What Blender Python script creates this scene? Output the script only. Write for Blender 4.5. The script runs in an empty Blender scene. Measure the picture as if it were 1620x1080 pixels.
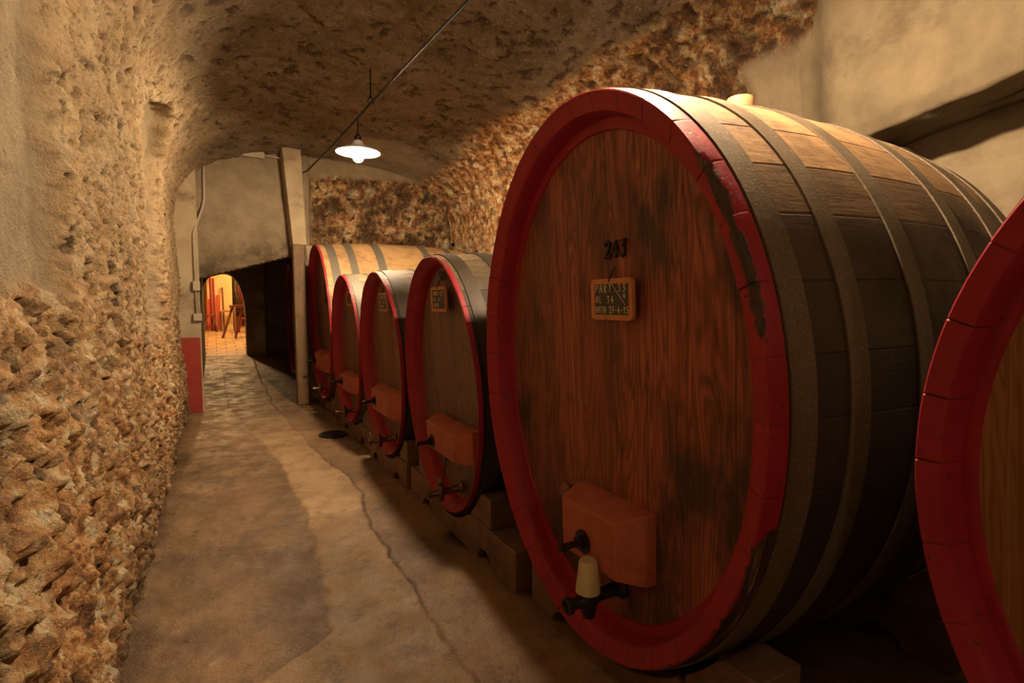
import bpy, math, random
import numpy as np
from mathutils import Vector, Matrix

# ------------------------------------------------------------------ camera, world, exposure, lights
scn = bpy.context.scene
COL = scn.collection
PI = math.pi
R = math.radians
H = 1.45
cam_d = bpy.data.cameras.new('camera')
cam = bpy.data.objects.new('camera', cam_d); COL.objects.link(cam)
cam_d.sensor_width = 36.0
cam_d.lens = 860.0 / 1620.0 * 36.0
cam_d.clip_start = 0.05; cam_d.clip_end = 200
cam.location = (0, 0, H)
cam.rotation_euler = (R(90 - 4.0), 0, -math.atan(470 * math.cos(R(4)) / 860.0))
scn.camera = cam

world = bpy.data.worlds.new('world'); scn.world = world; world.use_nodes = True
world.node_tree.nodes['Background'].inputs[0].default_value = (0.9, 0.6, 0.35, 1)
world.node_tree.nodes['Background'].inputs[1].default_value = 0.02
scn.view_settings.view_transform = 'Standard'
scn.view_settings.look = 'None'
scn.view_settings.gamma = 1.0
scn.view_settings.use_curve_mapping = False
scn.view_settings.exposure = 0.12

WARM = (1.0, 0.73, 0.45)
def point(name, loc, power, radius=0.05, color=WARM):
    d = bpy.data.lights.new(name, 'POINT'); d.energy = power; d.color = color; d.shadow_soft_size = radius
    o = bpy.data.objects.new(name, d); COL.objects.link(o); o.location = loc
    return o
LAMP1 = (1.27, 5.45, 2.97)      # lamp in view
LAMP2 = (1.47, 1.45, 2.97)      # same lamp hung above the big cask, outside the frame
FILL3 = (0.55, -1.6, 2.5)       # unseen fill light added behind the camera
point('point_light', FILL3, 22, 0.08)
point('point_light', (0.1, 16.6, 2.6), 230, 0.1, (1.0, 0.62, 0.27))
point('point_light', (1.6, 19.0, 2.7), 160, 0.1, (1.0, 0.62, 0.27))

rnd = random.Random(7)
nrs = np.random.RandomState(5)

# ------------------------------------------------------------------ numpy noise
def _hash(ix, iy, iz, seed):
    h = (ix.astype(np.int64) * 374761393 + iy.astype(np.int64) * 668265263 + iz.astype(np.int64) * 2147483647 // 3 + seed * 974634777) & 0xffffffff
    h = ((h ^ (h >> 13)) * 1274126177) & 0xffffffff
    h = ((h ^ (h >> 16)) * 2246822519) & 0xffffffff
    return ((h ^ (h >> 15)) & 0xffffff) / float(0xffffff)
def vn(P, s, seed=0):
    Q = P * s; i = np.floor(Q); f = Q - i; f = f * f * (3 - 2 * f); i = i.astype(np.int64)
    r = 0
    for a in (0, 1):
        wx = f[:, 0] if a else 1 - f[:, 0]
        for b in (0, 1):
            wy = f[:, 1] if b else 1 - f[:, 1]
            for c in (0, 1):
                wz = f[:, 2] if c else 1 - f[:, 2]
                r = r + wx * wy * wz * _hash(i[:, 0] + a, i[:, 1] + b, i[:, 2] + c, seed)
    return r
def fbm(P, s, o=4, seed=0):
    r = 0; a = 1; t = 0
    for k in range(o):
        r = r + a * vn(P, s * 2.03 ** k, seed + k); t += a; a *= 0.52
    return r / t
def worley(P, s, seed=0):
    Q = P * s; i = np.floor(Q).astype(np.int64); d1 = np.full(len(P), 9.0); d2 = np.full(len(P), 9.0); idv = np.zeros(len(P))
    for a in (-1, 0, 1):
        for b in (-1, 0, 1):
            for c in (-1, 0, 1):
                x, y, z = i[:, 0] + a, i[:, 1] + b, i[:, 2] + c
                p = np.stack([x + _hash(x, y, z, seed), y + _hash(x, y, z, seed + 1), z + _hash(x, y, z, seed + 2)], 1)
                d = np.linalg.norm(Q - p, axis=1)
                m = d < d1
                d2 = np.where(m, d1, np.minimum(d2, d)); idv = np.where(m, _hash(x, y, z, seed + 3), idv); d1 = np.where(m, d, d1)
    return d1, d2, idv
def sstep(a, b, x):
    t = np.clip((x - a) / (b - a), 0, 1); return t * t * (3 - 2 * t)

# ------------------------------------------------------------------ materials
class NT:
    def __init__(s, name):
        s.m = bpy.data.materials.new(name); s.m.use_nodes = True
        s.t = s.m.node_tree; s.n = s.t.nodes; s.l = s.t.links
        s.b = s.n['Principled BSDF']; s.tc = s.n.new('ShaderNodeTexCoord')
    def inp(s, sock, v):
        if v is None: return
        if hasattr(v, 'is_output'): s.l.new(v, sock)
        elif isinstance(v, (tuple, list)) and len(v) == 3 and sock.type == 'RGBA': sock.default_value = (*v, 1)
        elif sock.type == 'RGBA' and isinstance(v, (int, float)): sock.default_value = (v, v, v, 1)
        else: sock.default_value = v
    def scale(s, sc, src='Object'):
        mp = s.n.new('ShaderNodeMapping'); mp.inputs['Scale'].default_value = sc; s.l.new(s.tc.outputs[src], mp.inputs[0]); return mp.outputs[0]
    def noise(s, sc, det=4, rough=0.55, vec=None, dist=0.0):
        n = s.n.new('ShaderNodeTexNoise'); n.inputs['Scale'].default_value = sc; n.inputs['Detail'].default_value = det
        n.inputs['Roughness'].default_value = rough; n.inputs['Distortion'].default_value = dist
        s.l.new(vec if vec is not None else s.tc.outputs['Object'], n.inputs['Vector']); return n.outputs['Fac']
    def voro(s, sc, vec=None, feat='F1', out='Distance'):
        n = s.n.new('ShaderNodeTexVoronoi'); n.feature = feat; n.inputs['Scale'].default_value = sc
        s.l.new(vec if vec is not None else s.tc.outputs['Object'], n.inputs['Vector']); return n.outputs[out]
    def ramp(s, fac, stops):
        n = s.n.new('ShaderNodeValToRGB'); e = n.color_ramp.elements
        while len(e) < len(stops): e.new(0.5)
        for q, (p, c) in zip(e, stops):
            q.position = p; q.color = (*c, 1) if isinstance(c, tuple) else (c, c, c, 1)
        s.l.new(fac, n.inputs[0]); return n.outputs[0]
    def mix(s, fac, a, b, mode='MIX'):
        n = s.n.new('ShaderNodeMix'); n.data_type = 'RGBA'; n.blend_type = mode
        s.inp(n.inputs[0], fac); s.inp(n.inputs[6], a); s.inp(n.inputs[7], b); return n.outputs[2]
    def math(s, op, a, b=None, c=None, clamp=False):
        n = s.n.new('ShaderNodeMath'); n.operation = op; n.use_clamp = clamp
        s.inp(n.inputs[0], a); s.inp(n.inputs[1], b); s.inp(n.inputs[2], c); return n.outputs[0]
    def attr(s, name):
        n = s.n.new('ShaderNodeAttribute'); n.attribute_name = name; return n.outputs['Fac']
    def xyz(s, src='Object'):
        n = s.n.new('ShaderNodeSeparateXYZ'); s.l.new(s.tc.outputs[src], n.inputs[0]); return n.outputs
    def rng(s, v, a, b, c=0.0, d=1.0):
        n = s.n.new('ShaderNodeMapRange'); s.inp(n.inputs[0], v)
        for k, x in enumerate((a, b, c, d)): n.inputs[k + 1].default_value = x
        return n.outputs[0]
    def bump(s, h, st=0.5, dist=0.01, prev=None):
        n = s.n.new('ShaderNodeBump'); n.inputs['Strength'].default_value = st; n.inputs['Distance'].default_value = dist
        s.l.new(h, n.inputs['Height'])
        if prev is not None: s.l.new(prev, n.inputs['Normal'])
        return n.outputs[0]
    def fin(s, col, rough=0.8, normal=None, metal=0.0, spec=0.3):
        s.inp(s.b.inputs['Base Color'], col); s.inp(s.b.inputs['Roughness'], rough); s.inp(s.b.inputs['Metallic'], metal)
        s.b.inputs['Specular IOR Level'].default_value = spec
        if normal is not None: s.l.new(normal, s.b.inputs['Normal'])
        return s.m

def m_simple(name, col, rough=0.6, metal=0.0, sc=30, var=0.25, bump=0.15, spec=0.3):
    t = NT(name); n = t.noise(sc, 5)
    c = t.mix(n, tuple(x * (1 - var) for x in col), tuple(min(1, x * (1 + var)) for x in col))
    return t.fin(c, rough, t.bump(n, bump, 0.004), metal, spec)

def m_rubble():
    t = NT('rubble_masonry')
    base = t.ramp(t.noise(2.6, 6, 0.65), [(0.3, (0.46, 0.30, 0.15)), (0.5, (0.62, 0.45, 0.26)), (0.7, (0.76, 0.60, 0.38))])
    sp = t.n.new('ShaderNodeSeparateColor'); t.l.new(t.voro(15, t.scale((1, 1, 1.4)), out='Color'), sp.inputs[0])
    stone = t.ramp(sp.outputs[0], [(0.0, (0.22, 0.10, 0.04)), (0.25, (0.50, 0.25, 0.09)), (0.5, (0.62, 0.43, 0.22)), (0.72, (0.46, 0.36, 0.24)), (1.0, (0.85, 0.70, 0.47))])
    rust = t.attr('rust')
    f = t.math('MULTIPLY', t.rng(t.noise(6, 5, 0.7), 0.40, 0.60), t.math('ADD', t.math('MULTIPLY', rust, 0.3), 0.3), clamp=True)
    c = t.mix(f, base, stone)
    rr = t.ramp(t.noise(8, 7, 0.75), [(0.39, (0.10, 0.04, 0.018)), (0.455, (0.42, 0.16, 0.05)), (0.505, (0.72, 0.36, 0.13)), (0.55, (0.82, 0.56, 0.29)), (0.60, (0.97, 0.84, 0.58))])
    c = t.mix(t.math('MULTIPLY', rust, 0.9), c, rr)
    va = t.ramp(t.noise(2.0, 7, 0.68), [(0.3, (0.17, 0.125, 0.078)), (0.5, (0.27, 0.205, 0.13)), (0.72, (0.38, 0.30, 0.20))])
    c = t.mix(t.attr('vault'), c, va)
    c = t.mix(t.rng(t.noise(30, 6, 0.75), 0.53, 0.64, 0, 0.7), c, (0.11, 0.065, 0.035))
    c = t.mix(t.attr('pit'), c, (0.075, 0.04, 0.02))  # dirt in the hollows, with crevice shade painted in as well
    c = t.mix(t.rng(t.noise(42, 3, 0.7), 0.60, 0.68, 0, 0.5), c, (0.80, 0.66, 0.44))
    pl = t.ramp(t.noise(4, 7, 0.68), [(0.3, (0.33, 0.255, 0.165)), (0.6, (0.47, 0.375, 0.25))])
    c = t.mix(t.attr('smooth'), c, pl)
    c = t.mix(t.math('MULTIPLY', t.attr('dark_blotch'), t.rng(t.noise(3.2, 6, 0.72), 0.40, 0.58, 0.15, 0.95)), c, (0.055, 0.033, 0.018))  # blotchy darkening at the wall foot, on bare rubble and over the lintel
    h = t.math('ADD', t.math('MULTIPLY', t.noise(70, 6, 0.75), 0.55), t.noise(20, 6, 0.75))
    return t.fin(c, 0.88, t.bump(h, 1.0, 0.035), spec=0.2)

def m_plaster(name='plaster', a=(0.25, 0.19, 0.12), b=(0.38, 0.30, 0.195), stain=(0.16, 0.10, 0.05), st=0.5):
    t = NT(name)
    c = t.ramp(t.noise(2.5, 7, 0.6, dist=0.3), [(0.3, a), (0.65, b)])
    c = t.mix(t.rng(t.noise(1.7, 8, 0.72, t.scale((1, 1, 1.4))), 0.52, 0.68, 0, st), c, stain)
    h = t.math('ADD', t.math('MULTIPLY', t.noise(60, 4, 0.6), 0.3), t.noise(5, 5, 0.6, t.scale((1, 1, 2))))
    return t.fin(c, 0.82, t.bump(h, 0.5, 0.015), spec=0.25)

def m_floor():
    t = NT('worn_concrete')
    c = t.ramp(t.noise(1.6, 7, 0.65), [(0.3, (0.15, 0.085, 0.042)), (0.5, (0.25, 0.15, 0.075)), (0.7, (0.35, 0.22, 0.115))])
    dark = t.ramp(t.noise(3.3, 7, 0.7), [(0.3, (0.07, 0.038, 0.02)), (0.5, (0.15, 0.088, 0.045)), (0.7, (0.26, 0.16, 0.085))])
    lite = t.ramp(t.noise(5, 6, 0.6), [(0.3, (0.29, 0.185, 0.095)), (0.7, (0.43, 0.29, 0.16))])
    a = t.attr('patch')
    c = t.mix(t.rng(a, 0.5, 1.0), t.mix(t.rng(a, 0.0, 0.5), dark, c), lite)
    c = t.mix(t.rng(t.noise(110, 3, 0.6), 0.55, 0.68, 0, 0.45), c, (0.07, 0.045, 0.028))
    c = t.mix(t.attr('crack'), c, (0.05, 0.032, 0.02))
    c = t.mix(t.attr('damp'), c, (0.035, 0.024, 0.016))
    n = t.noise(4, 6, 0.7)
    c = t.mix(t.rng(t.noise(7, 8, 0.78, dist=0.4), 0.5, 0.66, 0, 0.6), c, (0.06, 0.034, 0.018))
    c = t.mix(t.rng(t.noise(13, 7, 0.8), 0.58, 0.68, 0, 0.45), c, (0.52, 0.36, 0.20))
    ro = t.mix(t.attr('damp'), t.rng(n, 0.38, 0.62, 0.36, 0.75), 0.3)
    h = t.math('ADD', t.math('MULTIPLY', t.noise(90, 4, 0.6), 0.35), t.noise(9, 6, 0.7))
    return t.fin(c, ro, t.bump(h, 0.7, 0.016), spec=0.4)

def m_head(name, c1, c2, c3, stain, bw=0.16, seed=0.0, stv=0.6):
    t = NT(name); P = t.xyz()
    bi = t.math('FLOOR', t.math('DIVIDE', t.math('ADD', P[1], seed), bw))
    wn = t.n.new('ShaderNodeTexWhiteNoise'); wn.noise_dimensions = '1D'; t.l.new(bi, wn.inputs['W'])
    off = t.n.new('ShaderNodeCombineXYZ'); t.l.new(t.math('MULTIPLY', wn.outputs['Value'], 9.0), off.inputs[0]); t.l.new(t.math('MULTIPLY', wn.outputs['Value'], 17.0), off.inputs[2])
    va = t.n.new('ShaderNodeVectorMath'); va.operation = 'ADD'; t.l.new(t.tc.outputs['Object'], va.inputs[0]); t.l.new(off.outputs[0], va.inputs[1])
    mp = t.n.new('ShaderNodeMapping'); mp.inputs['Scale'].default_value = (1, 6.5, 0.75); t.l.new(va.outputs[0], mp.inputs[0])
    g = t.n.new('ShaderNodeTexNoise'); g.inputs['Scale'].default_value = 1.3; g.inputs['Detail'].default_value = 2; g.inputs['Distortion'].default_value = 0.8; t.l.new(mp.outputs[0], g.inputs['Vector'])
    rings = t.math('SINE', t.math('MULTIPLY', g.outputs['Fac'], 75.0))
    mp2 = t.n.new('ShaderNodeMapping'); mp2.inputs['Scale'].default_value = (1, 60, 1.6); t.l.new(va.outputs[0], mp2.inputs[0])
    fine = t.n.new('ShaderNodeTexNoise'); fine.inputs['Scale'].default_value = 2.2; fine.inputs['Detail'].default_value = 5; t.l.new(mp2.outputs[0], fine.inputs['Vector'])
    gr = t.math('ADD', t.math('MULTIPLY', rings, 0.11), t.math('MULTIPLY_ADD', fine.outputs['Fac'], 0.6, 0.2))
    c = t.ramp(gr, [(0.3, c1), (0.5, c2), (0.75, c3)])
    c = t.mix(t.rng(wn.outputs['Value'], 0, 1, 0.0, 0.6), c, c1)
    s2 = t.noise(2.6, 5, 0.6, t.scale((1, 1.5, 0.8)))
    c = t.mix(t.rng(s2, 0.47, 0.63, 0, stv), c, stain)
    fr = t.math('FRACT', t.math('DIVIDE', t.math('ADD', P[1], seed), bw))
    e = t.math('MINIMUM', fr, t.math('SUBTRACT', 1.0, fr))
    seam = t.rng(e, 0.0, 0.016, 1.0, 0.0)
    c = t.mix(t.math('MULTIPLY', seam, 0.8), c, tuple(x * 0.2 for x in c1))
    h = t.math('SUBTRACT', t.math('MULTIPLY', gr, 0.35), seam)
    return t.fin(c, t.rng(gr, 0.3, 0.7, 0.62, 0.42), t.bump(h, 0.45, 0.004), spec=0.35)

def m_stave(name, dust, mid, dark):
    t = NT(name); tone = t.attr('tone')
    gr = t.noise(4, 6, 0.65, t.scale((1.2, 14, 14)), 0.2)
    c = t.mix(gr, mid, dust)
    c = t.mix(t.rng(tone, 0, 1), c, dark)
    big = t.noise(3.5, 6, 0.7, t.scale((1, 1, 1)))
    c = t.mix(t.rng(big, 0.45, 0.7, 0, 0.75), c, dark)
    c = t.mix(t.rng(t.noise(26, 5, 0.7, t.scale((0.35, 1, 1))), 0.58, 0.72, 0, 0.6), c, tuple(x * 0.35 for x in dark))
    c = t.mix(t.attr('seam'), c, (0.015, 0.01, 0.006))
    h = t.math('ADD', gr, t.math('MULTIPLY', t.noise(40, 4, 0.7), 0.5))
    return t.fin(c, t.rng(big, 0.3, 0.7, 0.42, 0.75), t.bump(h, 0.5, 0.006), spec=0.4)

def m_red(name='red_paint', col=(0.27, 0.012, 0.024), dmg=False):
    t = NT(name)
    n = t.noise(7, 6, 0.65)
    c = t.mix(n, tuple(x * 0.62 for x in col), tuple(x * 1.35 for x in col))
    ch = t.noise(38, 5, 0.75)
    c = t.mix(t.rng(ch, 0.61, 0.66, 0, 0.85), c, (0.045, 0.02, 0.012))
    c = t.mix(t.math('MULTIPLY', t.attr('seam'), 0.9), c, (0.02, 0.008, 0.006))
    if dmg:
        d = t.attr('damage'); dn = t.math('ADD', d, t.math('MULTIPLY', t.math('SUBTRACT', t.noise(22, 5, 0.7), 0.5), 1.1))
        raw = t.ramp(t.noise(6, 6, 0.7, t.scale((9, 1, 1))), [(0.35, (0.012, 0.007, 0.004)), (0.55, (0.06, 0.03, 0.016)), (0.7, (0.32, 0.22, 0.14))])
        c = t.mix(t.rng(dn, 0.47, 0.53), c, raw)
    h = t.math('ADD', t.noise(30, 5, 0.6), t.math('MULTIPLY', t.rng(ch, 0.6, 0.68), -0.6))
    return t.fin(c, t.rng(n, 0.3, 0.7, 0.48, 0.62), t.bump(h, 0.35, 0.004), spec=0.35)

def m_iron(name='hoop_iron', a=(0.05, 0.035, 0.022), b=(0.17, 0.125, 0.08)):
    t = NT(name); n = t.noise(9, 7, 0.7); g = t.noise(120, 3, 0.7)
    c = t.mix(n, a, b); c = t.mix(t.rng(g, 0.5, 0.7, 0, 0.5), c, tuple(x * 1.7 for x in b))
    return t.fin(c, t.rng(n, 0.3, 0.7, 0.45, 0.7), t.bump(g, 0.6, 0.003), 0.2, 0.45)

def m_wood(name, a, b, sc=(3, 3, 3), along=(1, 12, 12), rough=0.6):
    t = NT(name); gr = t.noise(4, 6, 0.65, t.scale(along), 0.5); s = t.noise(5, 5, 0.6)
    c = t.mix(gr, a, b); c = t.mix(t.rng(s, 0.5, 0.72, 0, 0.6), c, tuple(x * 0.35 for x in a))
    return t.fin(c, rough, t.bump(gr, 0.5, 0.006), spec=0.35)

def m_emit(name, col, st):
    m = bpy.data.materials.new(name); m.use_nodes = True; b = m.node_tree.nodes['Principled BSDF']
    b.inputs['Base Color'].default_value = (1, 1, 1, 1); b.inputs['Emission Color'].default_value = (*col, 1); b.inputs['Emission Strength'].default_value = st
    return m

def m_tiles():
    t = NT('brick_paving'); br = t.n.new('ShaderNodeTexBrick')
    t.l.new(t.scale((1, 1, 1)), br.inputs['Vector'])
    br.inputs['Scale'].default_value = 1.0; br.inputs['Brick Width'].default_value = 0.42; br.inputs['Row Height'].default_value = 0.3
    br.inputs['Mortar Size'].default_value = 0.012; br.inputs['Color1'].default_value = (0.42, 0.26, 0.13, 1); br.inputs['Color2'].default_value = (0.56, 0.38, 0.20, 1)
    br.inputs['Mortar'].default_value = (0.13, 0.075, 0.035, 1)
    c = t.mix(t.rng(t.noise(5, 5, 0.7), 0.45, 0.7, 0, 0.5), br.outputs['Color'], (0.24, 0.14, 0.07))
    return t.fin(c, 0.5, t.bump(br.outputs['Fac'], 0.4, -0.006), spec=0.4)

M = {}
M['rubble'] = m_rubble(); M['floor'] = m_floor()
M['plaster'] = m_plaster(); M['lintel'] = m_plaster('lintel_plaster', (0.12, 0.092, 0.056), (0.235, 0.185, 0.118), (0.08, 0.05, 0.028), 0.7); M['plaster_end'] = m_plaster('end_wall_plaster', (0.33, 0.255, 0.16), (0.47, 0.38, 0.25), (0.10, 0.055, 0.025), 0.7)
M['plaster_warm'] = m_plaster('warm_plaster', (0.62, 0.42, 0.18), (0.75, 0.54, 0.26), (0.5, 0.3, 0.12), 0.3)
M['plaster_dark'] = m_plaster('dark_plaster', (0.16, 0.12, 0.08), (0.24, 0.18, 0.12), (0.05, 0.03, 0.02), 0.7)  # darker plaster for the passage and the far room's left wall
M['dado'] = m_simple('red_dado_paint', (0.30, 0.035, 0.022), 0.6, sc=8)
M['stone_dado'] = m_simple('orange_dado_paint', (0.55, 0.10, 0.04), 0.7, sc=8)
M['head1'] = m_head('larch_head', (0.11, 0.030, 0.016), (0.25, 0.070, 0.035), (0.40, 0.125, 0.06), (0.032, 0.018, 0.013), 0.19, 0.05, 0.88)
M['head2'] = m_head('grey_oak_head', (0.115, 0.066, 0.050), (0.16, 0.095, 0.070), (0.21, 0.13, 0.094), (0.065, 0.038, 0.028), 0.17, 0.02, 0.4)
M['head3'] = m_head('brown_oak_head', (0.10, 0.045, 0.024), (0.17, 0.08, 0.042), (0.23, 0.12, 0.065), (0.06, 0.028, 0.016), 0.15, 0.02, 0.4)
M['head0'] = m_head('honey_oak_head', (0.15, 0.06, 0.02), (0.33, 0.15, 0.055), (0.46, 0.23, 0.09), (0.14, 0.06, 0.025), 0.30, 0.16, 0.35)
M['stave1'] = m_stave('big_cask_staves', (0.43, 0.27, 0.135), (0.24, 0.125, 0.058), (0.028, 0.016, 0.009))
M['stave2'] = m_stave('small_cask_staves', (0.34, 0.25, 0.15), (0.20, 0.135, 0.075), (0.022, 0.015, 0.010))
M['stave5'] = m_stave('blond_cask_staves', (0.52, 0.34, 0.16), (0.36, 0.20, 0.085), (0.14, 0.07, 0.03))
M['red1'] = m_red('chipped_red_paint', dmg=True); M['red'] = m_red()
M['iron'] = m_iron(); M['iron_dark'] = m_iron('blackened_hoop', (0.022, 0.017, 0.012), (0.075, 0.058, 0.04)); M['iron_pale'] = m_iron('galvanised_hoop', (0.075, 0.065, 0.05), (0.17, 0.145, 0.11))
M['bar'] = m_wood('red_brown_bar_wood', (0.27, 0.06, 0.034), (0.46, 0.14, 0.08), along=(12, 1, 12))
M['beam'] = m_wood('old_sleeper_wood', (0.10, 0.055, 0.032), (0.24, 0.14, 0.085), along=(12, 1, 12))
M['post'] = m_wood('weathered_post_wood', (0.09, 0.052, 0.027), (0.30, 0.19, 0.10), along=(14, 14, 1.2))
M['darkwood'] = m_wood('dark_stool_wood', (0.10, 0.035, 0.018), (0.22, 0.085, 0.04), along=(6, 6, 2))
M['slateframe'] = m_wood('orange_frame_wood', (0.42, 0.16, 0.055), (0.58, 0.25, 0.10), along=(6, 3, 3))
M['slate'] = m_simple('slate_face', (0.055, 0.05, 0.04), 0.6, sc=20, var=0.5)
M['chalk'] = m_simple('chalk', (0.72, 0.66, 0.48), 0.9)
M['blackiron'] = m_simple('black_iron', (0.035, 0.027, 0.02), 0.45, 0.6)
M['brass'] = m_simple('tarnished_brass', (0.16, 0.10, 0.045), 0.35, 0.8)
M['pvc'] = m_simple('grey_conduit', (0.42, 0.36, 0.27), 0.5)
M['cable'] = m_simple('black_cable', (0.02, 0.016, 0.012), 0.5)
M['cup'] = m_simple('cream_plastic', (0.50, 0.43, 0.26), 0.4)
M['cork'] = m_wood('bung_wood', (0.34, 0.14, 0.06), (0.5, 0.26, 0.12), along=(6, 6, 2))
M['enamel'] = m_simple('white_enamel', (0.85, 0.83, 0.78), 0.3, bump=0.0, var=0.02)
M['bulb'] = m_emit('lit_bulb_glass', WARM, 2500.0)
M['tiles'] = m_tiles()
M['black'] = m_simple('black_drain_iron', (0.02, 0.016, 0.012), 0.5)

# ------------------------------------------------------------------ mesh helpers
def tag(o, label=None, cat=None, group=None, kind=None):
    if label: o['label'] = label
    if cat: o['category'] = cat
    if group: o['group'] = group
    if kind: o['kind'] = kind
    return o
def empty(name, loc=(0, 0, 0), rot=(0, 0, 0)):
    o = bpy.data.objects.new(name, None); COL.objects.link(o); o.location = loc; o.rotation_euler = rot; o.empty_display_size = 0.1; return o
def link_mesh(name, verts, faces, mat, parent=None, smooth=None, attrs=None):
    me = bpy.data.meshes.new(name); me.from_pydata([tuple(map(float, v)) for v in verts], [], [tuple(map(int, f)) for f in faces]); me.materials.append(mat)
    if attrs:
        for k, (dom, arr) in attrs.items():
            a = me.attributes.new(k, 'FLOAT', dom); a.data.foreach_set('value', np.asarray(arr, dtype=np.float32))
    if smooth is not None:
        me.polygons.foreach_set('use_smooth', [True] * len(me.polygons))
        if smooth < 180: me.set_sharp_from_angle(angle=R(smooth))
    me.update()
    o = bpy.data.objects.new(name, me); COL.objects.link(o)
    if parent: o.parent = parent
    return o
class MB:
    def __init__(s): s.v = []; s.f = []
    def add(s, v, f, mt=None):
        k = len(s.v); s.v += [tuple(mt @ Vector(p)) if mt else tuple(p) for p in v]; s.f += [tuple(i + k for i in q) for q in f]; return s
    def box(s, c, d, rot=None, taper=(1, 1)):
        x, y, z = [q / 2 for q in d]; V = []
        for dz in (-z, z):
            q = taper if dz > 0 else (1, 1)
            V += [(-x * q[0], -y * q[1], dz), (x * q[0], -y * q[1], dz), (x * q[0], y * q[1], dz), (-x * q[0], y * q[1], dz)]
        m = Matrix.Translation(c)
        if rot: m = m @ Matrix.Rotation(rot[2], 4, 'Z') @ Matrix.Rotation(rot[1], 4, 'Y') @ Matrix.Rotation(rot[0], 4, 'X')
        return s.add(V, [(3, 2, 1, 0), (4, 5, 6, 7), (0, 1, 5, 4), (1, 2, 6, 5), (2, 3, 7, 6), (3, 0, 4, 7)], m)
    def beam(s, a, b, w, h=None):
        a = Vector(a); b = Vector(b); d = b - a; h = h or w
        q = d.to_track_quat('Z', 'Y').to_matrix().to_4x4()
        V = [(x * w / 2, y * h / 2, z) for z in (0, d.length) for x, y in ((-1, -1), (1, -1), (1, 1), (-1, 1))]
        return s.add(V, [(3, 2, 1, 0), (4, 5, 6, 7), (0, 1, 5, 4), (1, 2, 6, 5), (2, 3, 7, 6), (3, 0, 4, 7)], Matrix.Translation(a) @ q)
    def prism(s, prof, lo, hi, axis='X'):      # prof: list of (u,v); X: u=y v=z, Y: u=x v=z
        n = len(prof)
        mk = (lambda t, u, v: (t, u, v)) if axis == 'X' else (lambda t, u, v: (u, t, v)) if axis == 'Y' else (lambda t, u, v: (u, v, t))
        V = [mk(lo, u, v) for u, v in prof] + [mk(hi, u, v) for u, v in prof]
        F = [tuple(range(n - 1, -1, -1)), tuple(range(n, 2 * n))] + [(i, (i + 1) % n, n + (i + 1) % n, n + i) for i in range(n)]
        return s.add(V, F)
    def lathe(s, prof, mt=None, n=28):          # prof (r, z)
        V = []; F = []
        for r, z in prof:
            for i in range(n): V.append((r * math.cos(2 * PI * i / n), r * math.sin(2 * PI * i / n), z))
        for j in range(len(prof) - 1):
            for i in range(n): F.append((j * n + i, j * n + (i + 1) % n, (j + 1) * n + (i + 1) % n, (j + 1) * n + i))
        F.append(tuple(range(n - 1, -1, -1))); F.append(tuple((len(prof) - 1) * n + i for i in range(n)))
        return s.add(V, F, mt)
    def tube(s, pts, r, n=8):
        pts = [Vector(p) for p in pts]; V = []; F = []
        up = None
        for i, p in enumerate(pts):
            d = (pts[min(i + 1, len(pts) - 1)] - pts[max(i - 1, 0)]).normalized()
            if up is None: up = Vector((0, 0, 1)) if abs(d.z) < 0.9 else Vector((1, 0, 0))
            a = d.cross(up).normalized(); b = d.cross(a).normalized(); up = -b if False else up
            rr = r[i] if isinstance(r, (list, tuple)) else r
            for k in range(n): V.append(tuple(p + a * rr * math.cos(2 * PI * k / n) + b * rr * math.sin(2 * PI * k / n)))
        for i in range(len(pts) - 1):
            for k in range(n): F.append((i * n + k, i * n + (k + 1) % n, (i + 1) * n + (k + 1) % n, (i + 1) * n + k))
        F.append(tuple(range(n - 1, -1, -1))); F.append(tuple((len(pts) - 1) * n + k for k in range(n)))
        return s.add(V, F)
    def build(s, name, mat, parent=None, smooth=35, bevel=0.0, seg=2):
        o = link_mesh(name, s.v, s.f, mat, parent, smooth)
        import bmesh
        b = bmesh.new(); b.from_mesh(o.data); bmesh.ops.recalc_face_normals(b, faces=b.faces); b.to_mesh(o.data); b.free()
        if bevel:
            m = o.modifiers.new('bevel', 'BEVEL'); m.width = bevel; m.segments = seg; m.limit_method = 'ANGLE'; m.angle_limit = R(35)
        return o
def grid(nu, nv):
    i = np.arange(nu - 1)[:, None]; j = np.arange(nv - 1)[None, :]
    a = (i * nv + j).ravel(); return np.stack([a, a + nv, a + nv + 1, a + 1], 1)

# ------------------------------------------------------------------ room shell
Y0, Y1 = -3.2, 8.5
def steps(fine0, fine1, k, lo, hi, coarse):
    ys = [fine0]
    while ys[-1] < fine1: ys.append(ys[-1] + max(k * ys[-1], 0.009))
    ys[-1] = fine1
    pre = list(np.arange(lo, fine0 - 1e-6, coarse)); post = list(np.arange(fine1 + coarse, hi + 1e-6, coarse))
    return np.array(pre + ys + post)
XL = -0.42; XR = 3.5
def zc(x):
    u = np.clip(np.abs((x - 1.54) / 1.98), 0, 1); return 2.45 + 1.15 * (1 - u ** 3) ** (1 / 2.6)
def rocky(P, amp=1.0, seed=0):
    d1, d2, idv = worley(P * np.array([1, 1, 1.35]), 9.0, seed)
    e1, e2, idw = worley(P, 21.0, seed + 9)
    r = 0.05 * (fbm(P, 1.7, 3, seed) - 0.5) + 0.055 * (fbm(P, 6.0, 5, seed + 3) - 0.5)
    r += 0.020 * (idv - 0.5) + 0.022 * (sstep(0.0, 0.35, d2 - d1) - 0.7) - 0.012 * e1
    pit = sstep(0.60, 0.72, fbm(P, 17.0, 3, seed + 20))
    return r * amp - 0.028 * pit * amp, pit

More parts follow.
